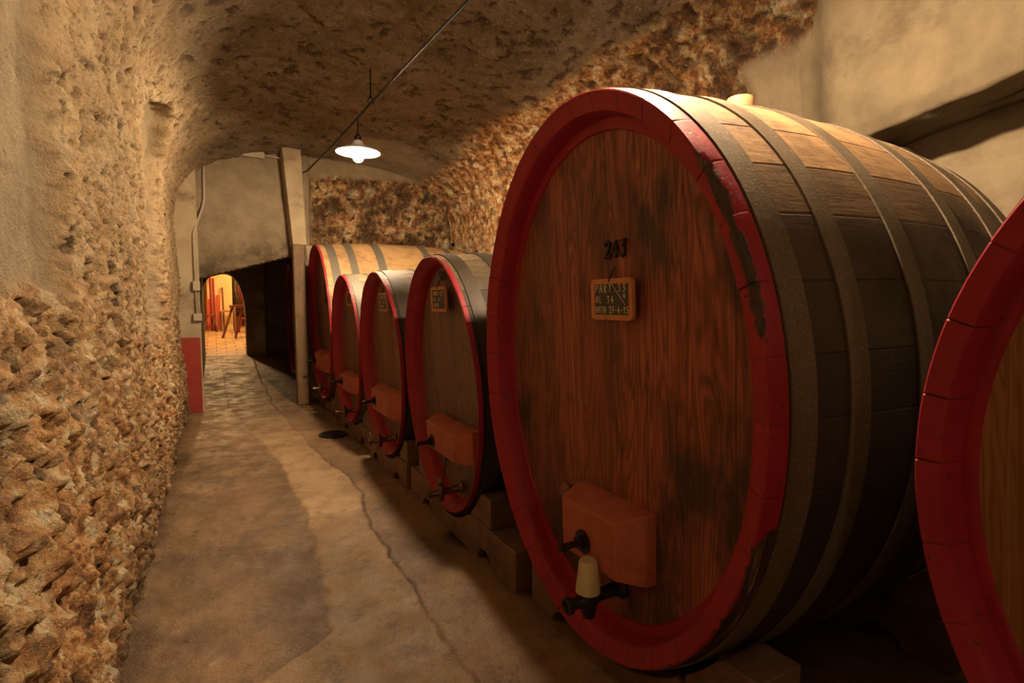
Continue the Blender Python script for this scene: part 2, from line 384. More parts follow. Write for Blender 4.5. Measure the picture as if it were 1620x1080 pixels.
def left_offset(y, z):
    P = np.stack([np.zeros_like(y), y, z], 1)
    wob = (fbm(P, 5, 3, 40) - 0.5); wob2 = fbm(P, 1.5, 3, 41) - 0.5
    # plastered recess at the near end, above a rubble ledge
    r1 = sstep(0.9, 0.98, y + 0.05 * wob) * sstep(2.34, 2.24, y + 0.2 * wob) * sstep(1.45, 1.52, z + 0.15 * wob)
    # arched niche further along
    zt = 2.45 + 0.62 * np.sqrt(np.clip(1 - ((y - 5.5) / 0.95) ** 2, 0, 1))
    r2 = sstep(4.60, 4.74, y + 0.12 * wob) * sstep(6.35, 6.2, y + 0.12 * wob) * sstep(1.05, 1.4, z + 0.3 * wob) * sstep(0.03, -0.05, z - zt + 0.1 * wob)
    pitn = fbm(P * np.array([1, 1, 0.8]), 20.0, 4, 20); pit = sstep(0.60, 0.70, pitn)
    d1, d2, idv = worley(P * np.array([1, 1, 1.2]) + 0.05 * wob[:, None], 19.0, 0)
    rdg = 1 - np.abs(2 * fbm(P, 13.0, 5, 3) - 1)
    low = sstep(1.9, 1.0, z + 0.5 * wob2)
    d = 0.06 * (fbm(P, 1.7, 3, 0) - 0.5) + 0.05 * (fbm(P, 5.0, 6, 33) - 0.5) + 0.035 * (fbm(P, 16.0, 4, 35) - 0.5) - 0.04 * (rdg - 0.75) * (0.4 + 0.6 * low) + (0.016 + 0.014 * low) * (idv - 0.5) * sstep(0.0, 0.25, d2 - d1)
    hf = 0.04 * (fbm(P, 11.0, 5, 53) - 0.5) + 0.06 * (fbm(P, 27.0, 4, 55) - 0.5)
    d = d + hf - 0.026 * pit
    cav = sstep(-0.004, -0.022, hf)
    rough = (1 - 0.85 * r1) * (1 - 0.75 * r2)
    off = d * rough - 0.07 * r1 * sstep(1.84, 1.87, y) - 0.15 * r2 + 0.05 * sstep(1.2, 0.2, z) + 0.03 * sstep(1.55, 1.35, z) * sstep(3.2, 1.5, y)
    rust = np.clip(sstep(2.3, 0.9, z + 1.2 * wob2 + 0.5 * wob) * (0.75 + 0.8 * wob2) * (1 - r1) * (1 - r2), 0, 1)
    return off, rust, np.clip(np.maximum(pit, cav * 0.55) * rough * 0.9, 0, 1), np.maximum(r1, 0.85 * r2)
def build_left():
    ys = steps(0.9, Y1, 0.0052, Y0, Y1, 0.12); zs = np.linspace(-0.03, 2.45, 276)
    Yg, Zg = np.meshgrid(ys, zs, indexing='ij'); y = Yg.ravel(); z = Zg.ravel()
    off, rust, pit, sm = left_offset(y, z)
    o = link_mesh('wall_left', np.stack([XL + off, y, z], 1), grid(len(ys), len(zs)), M['rubble'], None, 180, {'rust': ('POINT', rust), 'pit': ('POINT', pit), 'smooth': ('POINT', sm), 'vault': ('POINT', 0 * y), 'dark_blotch': ('POINT', 0.7 * sstep(0.45, 0.05, z) + 0.12 * rust)})
    tag(o, kind='structure')
build_left()

def build_ceiling():
    ys = steps(0.9, Y1, 0.0052, Y0, Y1, 0.12); ys = np.append(ys, Y1 + 0.06)
    th = np.linspace(PI, 0, 4000); CX = (XL + XR) / 2; A = (XR - XL) / 2
    px_ = CX + A * np.sign(np.cos(th)) * np.abs(np.cos(th)) ** (2 / 3.0); pz_ = 2.45 + 1.13 * np.sin(np.clip(th, 0, PI)) ** (2 / 2.6)
    s_ = np.concatenate([[0], np.cumsum(np.hypot(np.diff(px_), np.diff(pz_)))]); t_ = np.linspace(0, s_[-1], 290)
    xs = np.interp(t_, s_, px_); zs = np.interp(t_, s_, pz_)
    tx = np.gradient(xs); tz = np.gradient(zs); ln = np.hypot(tx, tz); nx1 = tz / ln; nz1 = -tx / ln
    nx1[0], nz1[0] = 1, 0
    Yg, Ig = np.meshgrid(ys, np.arange(len(xs)), indexing='ij'); y = Yg.ravel(); i = Ig.ravel(); x = xs[i]; z = zs[i]; nx = nx1[i]; nz = nz1[i]
    P = np.stack([x, y, z], 1)
    n1 = fbm(P, 2.2, 4, 80) - 0.5
    wl_ = sstep(1.2, 0.5, x) * sstep(3.42, 2.95, z + 0.3 * n1)
    lo, lrust, lpit, lsm = left_offset(y, z)
    rub = sstep(2.65, 2.85, x + 0.5 * n1 - 0.03 * (y - 3)) * sstep(1.9, 2.05, y + 0.3 * n1)
    sm = sstep(2.12, 2.02, y + 0.15 * n1) * sstep(2.35, 2.45, x + 0.15 * n1)
    sm = np.maximum(sm, sstep(3.0, 3.1, x + .1 * n1) * sstep(2.75, 2.65, y + .2 * n1) * sstep(3.15, 3.05, z + 0.2 * n1))
    sm = np.maximum(sm, sstep(7.0, 7.3, y + 0.6 * n1 - (x - 2.0) * 0.5) * sstep(1.5, 1.8, x) * sstep(3.05, 2.8, x))
    rub = rub * (1 - sm)
    pit2 = sstep(0.58, 0.66, fbm(P, 13.0, 4, 95))
    rdg = 1 - np.abs(2 * fbm(P, 7.0, 5, 13) - 1)
    d = 0.08 * (fbm(P, 1.6, 4, 30) - 0.5) + 0.06 * (fbm(P, 7.0, 5, 31) - 0.5) + 0.045 * (fbm(P, 18, 4, 32) - .5) - rub * 0.07 * (rdg - 0.7)
    dd = d * (1 - 0.7 * sm) - 0.016 * pit2 * (1 - sm)
    edge = sstep(0, 0.1, XR - x)
    tot = (wl_ * lo + (1 - wl_) * dd) * np.maximum(edge, 0)
    V = np.stack([x + nx * tot, y, z + nz * tot], 1)
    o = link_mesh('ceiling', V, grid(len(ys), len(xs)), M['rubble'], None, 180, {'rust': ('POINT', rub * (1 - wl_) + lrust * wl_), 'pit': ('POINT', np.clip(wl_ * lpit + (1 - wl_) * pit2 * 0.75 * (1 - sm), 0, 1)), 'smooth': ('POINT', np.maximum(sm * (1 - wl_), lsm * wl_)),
        'vault': ('POINT', np.clip(1 - wl_ * 1.0, 0, 1) * (1 - rub)), 'dark_blotch': ('POINT', rub * 0.85 * sstep(4.5, 3.0, y))})
    tag(o, kind='structure')
build_ceiling()

def build_right():
    # main face of the right wall, from behind the second cask on; an opening with a recess nearer the camera
    ys = np.arange(1.92, Y1 + 0.02, 0.02); zs = np.arange(0, 3.32, 0.02)
    Yg, Zg = np.meshgrid(ys, zs, indexing='ij'); y = Yg.ravel(); z = Zg.ravel()
    P = np.stack([np.full_like(y, 5.0), y, z], 1)
    d, pit = rocky(P, 1.2, 50); n1 = fbm(P, 3, 3, 44) - 0.5
    sm = sstep(2.75, 2.6, y + 0.3 * n1) * sstep(2.45, 2.55, z + 0.2 * n1)
    x = XR - d * (1 - 0.8 * sm)
    o = link_mesh('wall_right', np.stack([x, y, z], 1), grid(len(ys), len(zs)), M['rubble'], None, 180,
                  {'rust': ('POINT', np.clip(0.55 + 0.9 * n1, 0, 1) * (1 - sm)), 'pit': ('POINT', pit * (1 - sm)), 'smooth': ('POINT', sm)})
    tag(o, kind='structure')
    # smooth plastered lintel band over the recess
    ys = np.arange(Y0, 2.3, 0.03)
    prof = []
    n = 60
    V = []; ringn = 0
    for yy in ys:
        p = np.array([[yy * 1.0, 2.0, 0.3]])
        w = float(fbm(p, 2.3, 3, 3)[0] - 0.5) * 0.10
        zb = 2.36 + 0.17 * max(0, min(1, (1.9 - yy) / 0.9)) + w * 0.6
        xf = 3.18 + 0.5 * w + 0.25 * sstep(1.9, 2.25, np.array([yy]))[0]
        ring = [(xf - 0.12, yy, 3.5), (xf - 0.05, yy, zb + 0.55), (xf, yy, zb + 0.25), (xf + 0.02, yy, zb + 0.08), (xf + 0.06, yy, zb), (xf + 0.15, yy, zb - 0.02), (xf + 0.45, yy, zb + 0.02), (xf + 0.9, yy, zb + 0.05), (xf + 1.2, yy, zb + 0.05)]
        # subdivide ring
        rr = []
        for a, b in zip(ring[:-1], ring[1:]):
            for k in range(5): rr.append(tuple(a[q] + (b[q] - a[q]) * k / 5 for q in range(3)))
        rr.append(ring[-1]); ringn = len(rr); V += rr
    V = np.array(V); V[:, 0] -= 0.05 * (fbm(V, 4, 4, 9) - 0.5); V[:, 2] += 0.05 * (fbm(V, 5, 4, 19) - 0.5)
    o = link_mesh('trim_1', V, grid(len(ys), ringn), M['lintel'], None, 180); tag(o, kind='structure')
    # back of the recess
    ys = np.arange(Y0, 2.7, 0.06); zs = np.arange(0, 2.75, 0.06)
    Yg, Zg = np.meshgrid(ys, zs, indexing='ij'); y = Yg.ravel(); z = Zg.ravel(); P = np.stack([0 * y, y, z], 1)
    o = link_mesh('wall_recess', np.stack([3.72 + 0.04 * (fbm(P, 2, 4, 5) - 0.5), y, z], 1), grid(len(ys), len(zs)), M['plaster'], None, 180); tag(o, kind='structure')
    b = MB().box((3.85, 2.12, 1.22), (0.7, 0.36, 2.48)); tag(b.build('wall_recess_side', M['rubble']), kind='structure')
build_right()

FLY = [(-4, 0), (9.0, 0), (13.5, 0.22), (17, 0.48), (22, 0.72), (30, 0.8)]
def fz(y): return np.interp(y, [p[0] for p in FLY], [p[1] for p in FLY])
def polydist(x, y, pts):
    d = np.full(len(x), 9.0)
    for (ax, ay), (bx, by) in zip(pts[:-1], pts[1:]):
        t = np.clip(((x - ax) * (bx - ax) + (y - ay) * (by - ay)) / ((bx - ax) ** 2 + (by - ay) ** 2), 0, 1)
        d = np.minimum(d, np.hypot(x - ax - t * (bx - ax), y - ay - t * (by - ay)))
    return d
def build_floor():
    ys = steps(1.4, 9.0, 0.007, Y0, 14.0, 0.15)
    xs = np.concatenate([np.arange(-0.6, 1.9, 0.013), np.arange(1.9, 4.3, 0.12)])
    Yg, Xg = np.meshgrid(ys, xs, indexing='ij'); y = Yg.ravel(); x = Xg.ravel(); P = np.stack([x, y, 0 * x], 1)
    n1 = fbm(P, 3, 4, 11) - 0.5; n2 = fbm(P, 1.0, 3, 15) - 0.5; n3 = fbm(P, 22, 3, 16) - 0.5
    # newer screed strip between two ragged edges
    eL = np.interp(y, [0, 1.5, 1.9, 2.15, 2.4, 2.75, 3.2, 3.8, 4.6, 6, 8.5], [-0.6, -0.5, -0.3, 0.05, 0.38, 0.47, 0.47, 0.50, 0.50, 0.42, 0.1]) + 0.12 * n1 + 0.03 * n3
    CR = [(0.78, -2), (0.80, 1.0), (0.84, 1.75), (0.86, 2.05), (0.84, 2.4), (0.86, 2.8), (0.84, 3.2), (0.86, 3.7), (0.95, 4.1), (0.93, 4.6), (0.86, 5.2), (0.80, 6.3), (0.7, 8.5)]
    eR = np.interp(y, [p[1] for p in CR], [p[0] for p in CR]) + 0.10 * n1 + 0.03 * n3
    inn = sstep(-0.01, 0.02, x - eL) * sstep(0.01, -0.02, x - eR)
    far = sstep(5.5, 8, y)
    patch = np.clip(inn * (0.85 + 0.6 * n1) * (1 - 0.6 * far) + (1 - inn) * np.where(x < eL, 0.12 + 0.8 * n2 + 0.5 * far, 0.38 + 0.8 * n2), 0, 1)
    crack = sstep(0.014, 0.003, np.abs(x - eR)) * sstep(-0.12, 0.1, n1 + 0.1) * (y < 6) + 0.6 * sstep(0.012, 0.003, np.abs(x - eL)) * sstep(0.0, 0.15, n1) * (y < 5)
    damp = sstep(0.14, 0.0, x - XL - 0.02 + 0.25 * n1) * 0.55
    for cx, cy, rr in ((1.33, 3.02, 0.17), (1.36, 3.6, 0.12), (1.4, 2.35, 0.2)):
        damp = np.maximum(damp, sstep(rr, rr * 0.5, np.hypot(x - cx, y - cy) + 0.12 * n1))
    z = (0.012 * n1 + 0.02 * n2) * (1 - 0.6 * far) + 0.010 * inn + 0.004 * n3 - 0.008 * np.clip(crack, 0, 1) + fz(y)
    z = z + 0.02 * np.clip(fbm(P, 14, 3, 77) - 0.52, 0, 1) * (x < eL)
    o = link_mesh('floor', np.stack([x, y, z], 1), grid(len(ys), len(xs)), M['floor'], None, 180,
                  {'patch': ('POINT', patch), 'crack': ('POINT', np.clip(crack, 0, 1) * 0.85), 'damp': ('POINT', damp)})
    tag(o, kind='structure')
build_floor()

# wall behind the photographer
tag(MB().box((1.8, Y0 - 0.1, 1.8), (4.8, 0.2, 3.8)).build('wall_front', M['plaster_end']), kind='structure')

# ------------------------------------------------------------------ end wall with sloping opening
def rough_slab(name, prof, ylo, yhi, mat, seed, amp=0.02, res=0.045, attrs=None):
    """front face built as a clipped grid with relief, sides as a prism"""
    b = MB().prism(prof, ylo + 0.03, yhi, 'Y')
    o = b.build(name, mat); return o
def relief_face(name, inside, x0, x1, z0, z1, yfun, mat, res=0.022, seed=0, amp=0.02, rubf=None, parent=None):
    xs = np.arange(x0, x1 + res, res); zs = np.arange(z0, z1 + res, res)
    Xg, Zg = np.meshgrid(xs, zs, indexing='ij'); x = Xg.ravel(); z = Zg.ravel(); P = np.stack([x, 0 * x + 20 + seed, z], 1)
    d, pit = rocky(P, 1.0, 70 + seed)
    rf = rubf(x, z, P) if rubf else np.zeros_like(x)
    y = yfun(x, z) - (amp * (fbm(P, 3, 4, seed) - 0.5) * (1 - rf) + d * rf)
    F = grid(len(xs), len(zs)); c = np.stack([x, z], 1)[F].mean(1)
    F = F[inside(c[:, 0], c[:, 1])]
    o = link_mesh(name, np.stack([x, y, z], 1), F, mat, parent, 180, {'rust': ('POINT', rf * 0.9), 'pit': ('POINT', pit * rf), 'smooth': ('POINT', 1 - rf), 'dark_blotch': ('POINT', np.maximum(rf * 0.9, 0.85 * (1 - rf) * sstep(0.5, 0.0, z - lint(x)) * (x > -0.2) * (x < 1.2) * (z > 1.5)))})
    return o
def lint(x): return 1.79 + (x + 0.18) * 0.30
tag(relief_face('wall_back', lambda x, z: (x > 1.14) | (z > lint(x)), -0.22, 3.55, 0, 3.75, lambda x, z: 8.5 + 0.14 * sstep(1.2, 1.32, x), M['rubble'], 0.022, 3, 0.05,
    lambda x, z, P: sstep(1.22, 1.32, x + 0.15 * (fbm(P, 4, 3, 8) - .5)) * sstep(3.42, 3.32, z + 0.1 * (fbm(P, 5, 3, 2) - .5) - 0.05 * (x - 2)) * 1.0), kind='structure')
# lintel thickness and body behind the face
b = MB()
b.prism([(-0.2, lint(-0.2)), (1.25, lint(1.25)), (1.25, 3.9), (-0.2, 3.9)], 8.55, 9.0, 'Y')
b.prism([(1.2, 0), (3.6, 0), (3.6, 3.9), (1.2, 3.9)], 8.72, 9.0, 'Y')
tag(b.build('wall_back_core', M['plaster_end']), kind='structure')
# plastered pier on the left with a red painted foot
tag(relief_face('wall_back_pier', lambda x, z: z > 0.0, -0.62, -0.19, 0, 3.7, lambda x, z: 8.32 + 0 * x, M['plaster_end'], 0.03, 5, 0.03), kind='structure')
tag(MB().prism([(8.33, 0), (9.0, 0), (9.0, 3.7), (8.33, 3.7)], -0.64, -0.195, 'X').build('wall_back_pier_side', M['plaster_end']), kind='structure')
b = MB().box((-0.335, 8.62, 0.5), (0.295, 0.66, 1.0)); tag(b.build('baseboard_left', M['dado'], bevel=0.01), kind='structure')
# raking pilaster right of the opening
pl = MB().prism([(0.98, 2.27), (1.17, 2.27), (1.14, 3.0), (1.12, 3.6), (0.87, 3.6), (0.92, 3.0)], 8.17, 8.62, 'Y')
pl.prism([(1.16, 0.0), (1.42, 0.0), (1.36, 2.30), (1.14, 2.30)], 8.51, 8.72, 'Y')
tag(pl.build('trim_2', M['plaster_end'], bevel=0.012), kind='structure')

# timber post against the pilaster
t = MB().prism([(0.99, 0.0), (1.15, 0.0), (1.14, 2.275), (0.98, 2.275)], 8.18, 8.36, 'Y').build('timber_post', M['post'], bevel=0.015)
tag(t, 'weathered timber post standing beside the dark opening, left of the furthest red-rimmed cask', 'post')

# passage beyond the opening
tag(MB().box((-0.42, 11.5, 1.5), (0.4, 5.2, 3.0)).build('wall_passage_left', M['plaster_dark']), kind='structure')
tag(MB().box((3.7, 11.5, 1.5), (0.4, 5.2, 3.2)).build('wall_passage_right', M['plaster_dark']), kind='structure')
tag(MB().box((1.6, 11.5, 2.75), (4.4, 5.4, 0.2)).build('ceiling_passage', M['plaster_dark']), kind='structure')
def arch(x): return 0.95 + 1.18 * np.sqrt(np.clip(1 - ((x - 0.02) / 0.66) ** 4, 0, 1))
pr = [(-0.62, 0), (-0.27, 0), (-0.27, 1.85)] + [(x, 1.0 + 1.12 * math.sqrt(max(0, 1 - abs((x - 0.15) / 0.47) ** 3))) for x in np.linspace(-0.25, 0.60, 18)] + [(0.61, 1.0), (0.61, 0), (1.02, 0), (1.02, 2.9), (-0.62, 2.9)]
tag(MB().prism(pr, 13.85, 14.3, 'Y').build('wall_doorway', M['plaster_end'], bevel=0.02), kind='structure')
tag(MB().box((2.4, 14.4, 1.5), (2.9, 0.4, 3.0)).build('wall_passage_back', M['plaster_end']), kind='structure')

# bright room beyond the doorway
ys = np.arange(14.0, 24.0, 0.25); xs = np.arange(-3.0, 4.0, 0.25); Yg, Xg = np.meshgrid(ys, xs, indexing='ij')
tag(link_mesh('floor_far_room', np.stack([Xg.ravel(), Yg.ravel(), fz(Yg.ravel())], 1), grid(len(ys), len(xs)), M['tiles'], None, 180), kind='structure')
tag(MB().box((0.5, 23.6, 2), (7.2, 0.3, 4)).build('wall_far_room', M['plaster_warm']), kind='structure')
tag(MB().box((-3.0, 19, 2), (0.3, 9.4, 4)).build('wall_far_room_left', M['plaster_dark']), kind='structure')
tag(MB().box((3.9, 19, 2), (0.3, 9.4, 4)).build('wall_far_room_right', M['plaster_warm']), kind='structure')
tag(MB().box((0.5, 19, 3.9), (7.2, 9.8, 0.2)).build('ceiling_far_room', M['plaster_warm']), kind='structure')
tag(MB().box((0.14, 20.1, 2.1), (0.72, 0.4, 3.6)).build('wall_far_pier', M['plaster_warm'], bevel=0.02), kind='structure')
tag(MB().box((-0.165, 19.88, 1.1), (0.15, 0.05, 0.98)).build('baseboard_far_pier', M['stone_dado'], bevel=0.01), kind='structure')
tag(MB().box((0.09, 19.88, 1.15), (0.10, 0.05, 1.15)).build('trim_3', M['stone_dado'], bevel=0.01), kind='structure')

# ------------------------------------------------------------------ writing made of strokes
GL = {
 'P': [[(0, 0), (0, 1), (.45, 1), (.55, .85), (.5, .6), (0, .5)]], 'A': [[(0, 0), (.05, .95), (.5, 1), (.55, 0)], [(.03, .5), (.53, .5)]],
 'R': [[(0, 0), (0, 1), (.45, 1), (.5, .7), (0, .5), (.55, 0)]], 'T': [[(-.05, 1), (.6, 1)], [(.28, 1), (.28, 0)]], '.': [[(.2, 0), (.25, .08)]],
 'H': [[(0, 0), (0, 1)], [(.5, 0), (.5, 1)], [(0, .5), (.5, .5)]], 'L': [[(0, 1), (0, 0), (.45, 0)]],
 'D': [[(0, 0), (0, 1), (.4, .85), (.5, .5), (.35, .1), (0, 0)]], '-': [[(.05, .45), (.4, .45)]], ' ': [],
 '1': [[(.05, .7), (.3, 1), (.3, 0)]], '2': [[(0, .8), (.2, 1), (.45, .95), (.5, .7), (.05, 0), (.6, .03)]],
 '3': [[(0, .95), (.45, 1), (.2, .58), (.5, .4), (.4, .05), (0, 0)]], '4': [[(.3, 1), (0, .35), (.55, .35)], [(.4, .6), (.38, -.05)]],
 '5': [[(.5, 1), (.1, 1), (.05, .6), (.4, .55), (.5, .25), (.3, 0), (0, .05)]], '7': [[(0, 1), (.5, 1), (.2, 0)], [(.1, .5), (.42, .5)]],
 '6': [[(.45, 1), (.1, .5), (.05, .15), (.3, 0), (.5, .2), (.3, .45), (.08, .3)]], '8': [[(.45, .9), (.2, 1), (.05, .8), (.45, .3), (.3, 0), (.05, .2), (.45, .9)]],
 '0': [[(.25, 1), (0, .6), (.1, .05), (.4, .05), (.5, .6), (.25, 1)]], '9': [[(.5, .8), (.2, 1), (.05, .7), (.4, .6), (.5, .9), (.4, 0)]]}
def ribbon(mb, pts, w, x, th):
    """flat raised ribbon along pts in the (y,z) plane, proud of x toward -x"""
    pts = [Vector((0, p[0], p[1])) for p in pts]
    for a, b in zip(pts[:-1], pts[1:]):
        d = (b - a); 
        if d.length < 1e-6: continue
        d.normalize(); n = Vector((0, -d.z, d.y)) * w / 2; a2 = a - d * w * .4; b2 = b + d * w * .4
        V = [(x, *(p)[1:]) for p in (a2 - n, a2 + n, b2 + n, b2 - n)]; V += [(x - th, v[1], v[2]) for v in V]
        mb.add(V, [(0, 1, 2, 3), (7, 6, 5, 4), (0, 4, 5, 1), (1, 5, 6, 2), (2, 6, 7, 3), (3, 7, 4, 0)])
def write(mb, text, y, z, h, adv, x, w, th=0.001, wid=0.8):
    """text runs toward -y (left to right as seen from the aisle)"""
    for ch in text:
        for st in GL.get(ch, []): ribbon(mb, [(y - p[0] * h * wid, z + p[1] * h) for p in st], w, x, th)
        y -= adv
    return mb

# ------------------------------------------------------------------ casks
LEAN = {}
def tilt(o, root): o.rotation_euler = (0, -LEAN[root.name], 0); return o
def cask(name_label, loc, rot, a, b, L, head, stave, red, hoops, N=40, bulge=0.05, th=0.068, rec=0.10, redside=0.05, bev=0.028, band=0.95, damage=False, iron='iron', darkline=0.72, seed=1, group='red-rimmed wine casks'):
    rs = np.random.RandomState(seed)
    ln = -rot[1]; root = empty('wine_cask', loc, (0, 0, rot[2])); LEAN[root.name] = ln; tn_ = math.tan(ln); tag(root, name_label, 'barrel', group)
    w = 1 + 0.25 * (rs.rand(N) - 0.5); edges = np.concatenate([[0], np.cumsum(w)]); edges = edges / edges[-1] * 2 * PI + 0.05
    def m(x): return 1 + bulge * (1 - (2 * x / L - 1) ** 2)
    ang = []; seam = []; fr = [0, .018, .04, .25, .5, .75, .96, .982]
    for k in range(N):
        for f in fr: ang.append(edges[k] + (edges[k + 1] - edges[k]) * f); seam.append(1.0 if f == 0 else 0.0)
    ang = np.array(ang); seam = np.array(seam); n = len(ang)
    off = -0.003 * seam
    ca, sa = np.cos(ang), np.sin(ang)          # y = a*cos, z = b*sin ; origin at rim bottom
    seam = seam * np.repeat(0.4 + 0.6 * rs.rand(N) ** 1.3, len(fr))
    jag = np.repeat(rs.rand(N) - 0.5, len(fr))
    # body
    xs = np.concatenate([[redside], np.linspace(redside + 0.03, L - 0.03, 30), [L]])
    V = []
    for x in xs:
        mm = m(x); V.append(np.stack([np.full(n, x), (a * mm + off) * ca, b + (b * mm + off) * sa], 1))
    V = np.concatenate(V); V[:, 0] -= V[:, 2] * tn_ * (1 - V[:, 0] / L); F = []
    tone = []; J = len(xs)
    tn = rs.rand(N); dark = np.array([np.clip(0.12 * tn[k] + float(np.interp(math.sin((edges[k] + edges[k + 1]) / 2) - darkline, [-0.45, -0.2, 0.0, 0.12], [0.97, 0.85, 0.5, 0.0])), 0, 1) for k in range(N)])  # lower staves darker: grime and side shade both put into the colour
    for j in range(J - 1):
        for i in range(n):
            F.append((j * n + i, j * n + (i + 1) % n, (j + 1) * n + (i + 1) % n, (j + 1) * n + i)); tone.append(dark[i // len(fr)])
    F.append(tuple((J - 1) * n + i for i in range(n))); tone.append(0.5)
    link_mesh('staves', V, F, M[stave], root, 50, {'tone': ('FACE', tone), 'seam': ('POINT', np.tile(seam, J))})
    # rim: outer skin, front face, inner wall
    pin = (a - th, b - th)
    def dmg(angv):
        if not damage: return np.zeros_like(angv)
        # near (camera-right) side = -y : angle about pi
        d = np.arctan2(np.sin(angv - R(152)), np.cos(angv - R(152)))
        return sstep(R(24), R(12), np.abs(d))
    dm = dmg(ang)
    dm2 = sstep(R(42), R(30), np.abs(np.arctan2(np.sin(ang - R(232)), np.cos(ang - R(232))))) if damage else np.zeros(n)
    P3 = np.stack([ang * 3, np.zeros(n), np.zeros(n)], 1)
    chew = dm * (0.3 + 0.9 * fbm(P3, 6.0, 3, 4))
    jx = 0.004 * jag
    oa = a + 0.0015
    rings = [ (redside, a * m(redside) + 0.002, b * m(redside) + 0.002, 0), (0.028, a * m(0.028) + 0.0015, b * m(0.028) + 0.0015, 0.3), (0.003, a - 0.001, b - 0.001, 0.9), (0.0, a - 0.006, b - 0.006, 1.0), (bev * 0.35, a - th * 0.35, b - th * 0.35, 0.75), (bev * 0.7, a - th * 0.7, b - th * 0.7, 0.1), (bev * 0.95, pin[0] + 0.003, pin[1] + 0.003, 0.0), (bev + 0.004, pin[0], pin[1], 0.0), (rec * 0.6, pin[0] - 0.006, pin[1] - 0.006, 0), (rec + 0.02, pin[0] - 0.012, pin[1] - 0.012, 0)]
    V = []; se = []; da = []
    for (x, ra, rb, dw) in rings:
        xx = np.full(n, x) + (jx + 0.005 * seam if x < bev + 0.002 else 0) + dw * chew * 0.02
        rr = -dw * chew * 0.014 - 0.0018 * seam * (1 if x < 0.05 else -0.3)
        V.append(np.stack([xx, (ra + rr) * ca, b + (rb + rr) * sa], 1)); se.append(seam * (1.0 if x < 0.09 else 0.4)); da.append(dm * {0: .0, .3: .36, .9: .75, 1.0: .8, .75: .52, .1: .2}.get(dw, 0) + dm2 * (0.85 if len(da) < 2 else 0.45 if len(da) < 4 else 0.0))
    F = []
    for j in range(len(rings) - 1):
        for i in range(n): F.append((j * n + i, j * n + (i + 1) % n, (j + 1) * n + (i + 1) % n, (j + 1) * n + i))
    o = link_mesh('rim', np.concatenate(V), F, M[red], root, 40, {'seam': ('POINT', np.concatenate(se)), 'damage': ('POINT', np.concatenate(da))}); tilt(o, root)
    # head boards
    ha, hb = pin[0] - 0.004, pin[1] - 0.004; q = 72; V = [(rec + 0.012, 0, b)]; F = []
    rad = list(np.linspace(0.08, 1, 14))
    for r_ in rad:
        for i in range(q): V.append((rec + 0.012 * (1 - r_ ** 2), r_ * ha * math.cos(2 * PI * i / q), b + r_ * hb * math.sin(2 * PI * i / q)))
    for i in range(q): F.append((0, 1 + (i + 1) % q, 1 + i))
    for j in range(len(rad) - 1):
        for i in range(q): F.append((1 + j * q + i, 1 + j * q + (i + 1) % q, 1 + (j + 1) * q + (i + 1) % q, 1 + (j + 1) * q + i))
    tilt(link_mesh('head_boards', V, F, M[head], root, 180), root)
    # painted band around the head
    if band:
        V = []; q = 160
        for (x, k, s_) in ((rec + 0.001, band, 0), (rec - 0.008, band + 0.004, 0), (rec - 0.009, 1.0, 0)):
            for i in range(q):
                an = 2 * PI * i / q; V.append((x, k * ha * math.cos(an), b + k * hb * math.sin(an)))
        F = [(j * q + i, j * q + (i + 1) % q, (j + 1) * q + (i + 1) % q, (j + 1) * q + i) for j in range(2) for i in range(q)]
        tilt(link_mesh('painted_band', V, F, M['red'], root, 40), root)
    # iron hoops
    for (x0, x1) in hoops:
        V = []; q = 120; xs = np.linspace(x0, x1, 4); ring = [(xs[0], 0.0), (xs[0], 0.006), (xs[1], 0.0045), (xs[2], 0.0045), (xs[3], 0.006), (xs[3], 0.0)]
        for (x, t_) in ring:
            mm = m(x)
            for i in range(q):
                an = 2 * PI * i / q; V.append((x, (a * mm + t_ + 0.001) * math.cos(an), b + (b * mm + t_ + 0.001) * math.sin(an)))
        V = [(v[0] - v[2] * tn_ * (1 - v[0] / L), v[1], v[2]) for v in V]
        F = [(j * q + i, j * q + (i + 1) % q, (j + 1) * q + (i + 1) % q, (j + 1) * q + i) for j in range(5) for i in range(q)]
        link_mesh('hoop', V, F, M[iron], root, 40)
    root['_m'] = 1; del root['_m']
    return root

def hatch_bar(root, yc, zc_, wy, hz, rec, depth=0.09, bolt=None, mat='bar', rnd_=False):
    """bevelled timber bar over the hatch in the head; local y, z"""
    V = []
    for x, fy0, fy1, fz0, fz1 in ((rec + 0.02, -1, 1, -1, 1), (rec - depth * 0.30, -1, 1, -1, 1), (rec - depth, -0.62, 0.96, -0.92, 0.72)):
        V += [(x, yc + fy0 * wy / 2, zc_ + fz0 * hz / 2), (x, yc + fy1 * wy / 2, zc_ + fz0 * hz / 2), (x, yc + fy1 * wy / 2, zc_ + fz1 * hz / 2), (x, yc + fy0 * wy / 2, zc_ + fz1 * hz / 2)]
    F = [(0, 1, 2, 3), (11, 10, 9, 8)] + [(j * 4 + i, j * 4 + (i + 1) % 4, (j + 1) * 4 + (i + 1) % 4, (j + 1) * 4 + i) for j in range(2) for i in range(4)]
    o = MB().add(V, F).build('hatch_bar', M[mat], root, 30, 0.012 if rnd_ else 0.006); tilt(o, root)
    by, bz = bolt if bolt else (yc + wy * 0.22, zc_)
    ax = Matrix.Translation((rec - depth, by, bz)) @ Matrix.Rotation(-PI / 2, 4, 'Y')
    b_ = MB().lathe([(0.046, -0.004), (0.046, 0.006), (0.03, 0.009)], ax, 24)
    b_.lathe([(0.027, 0.009), (0.027, 0.028)], ax, 6)
    b_.lathe([(0.013, 0.0), (0.013, 0.085), (0.016, 0.088), (0.016, 0.105), (0.012, 0.11)], ax, 14)
    b_.build('bolt', M['blackiron'], o, 30)
    return o
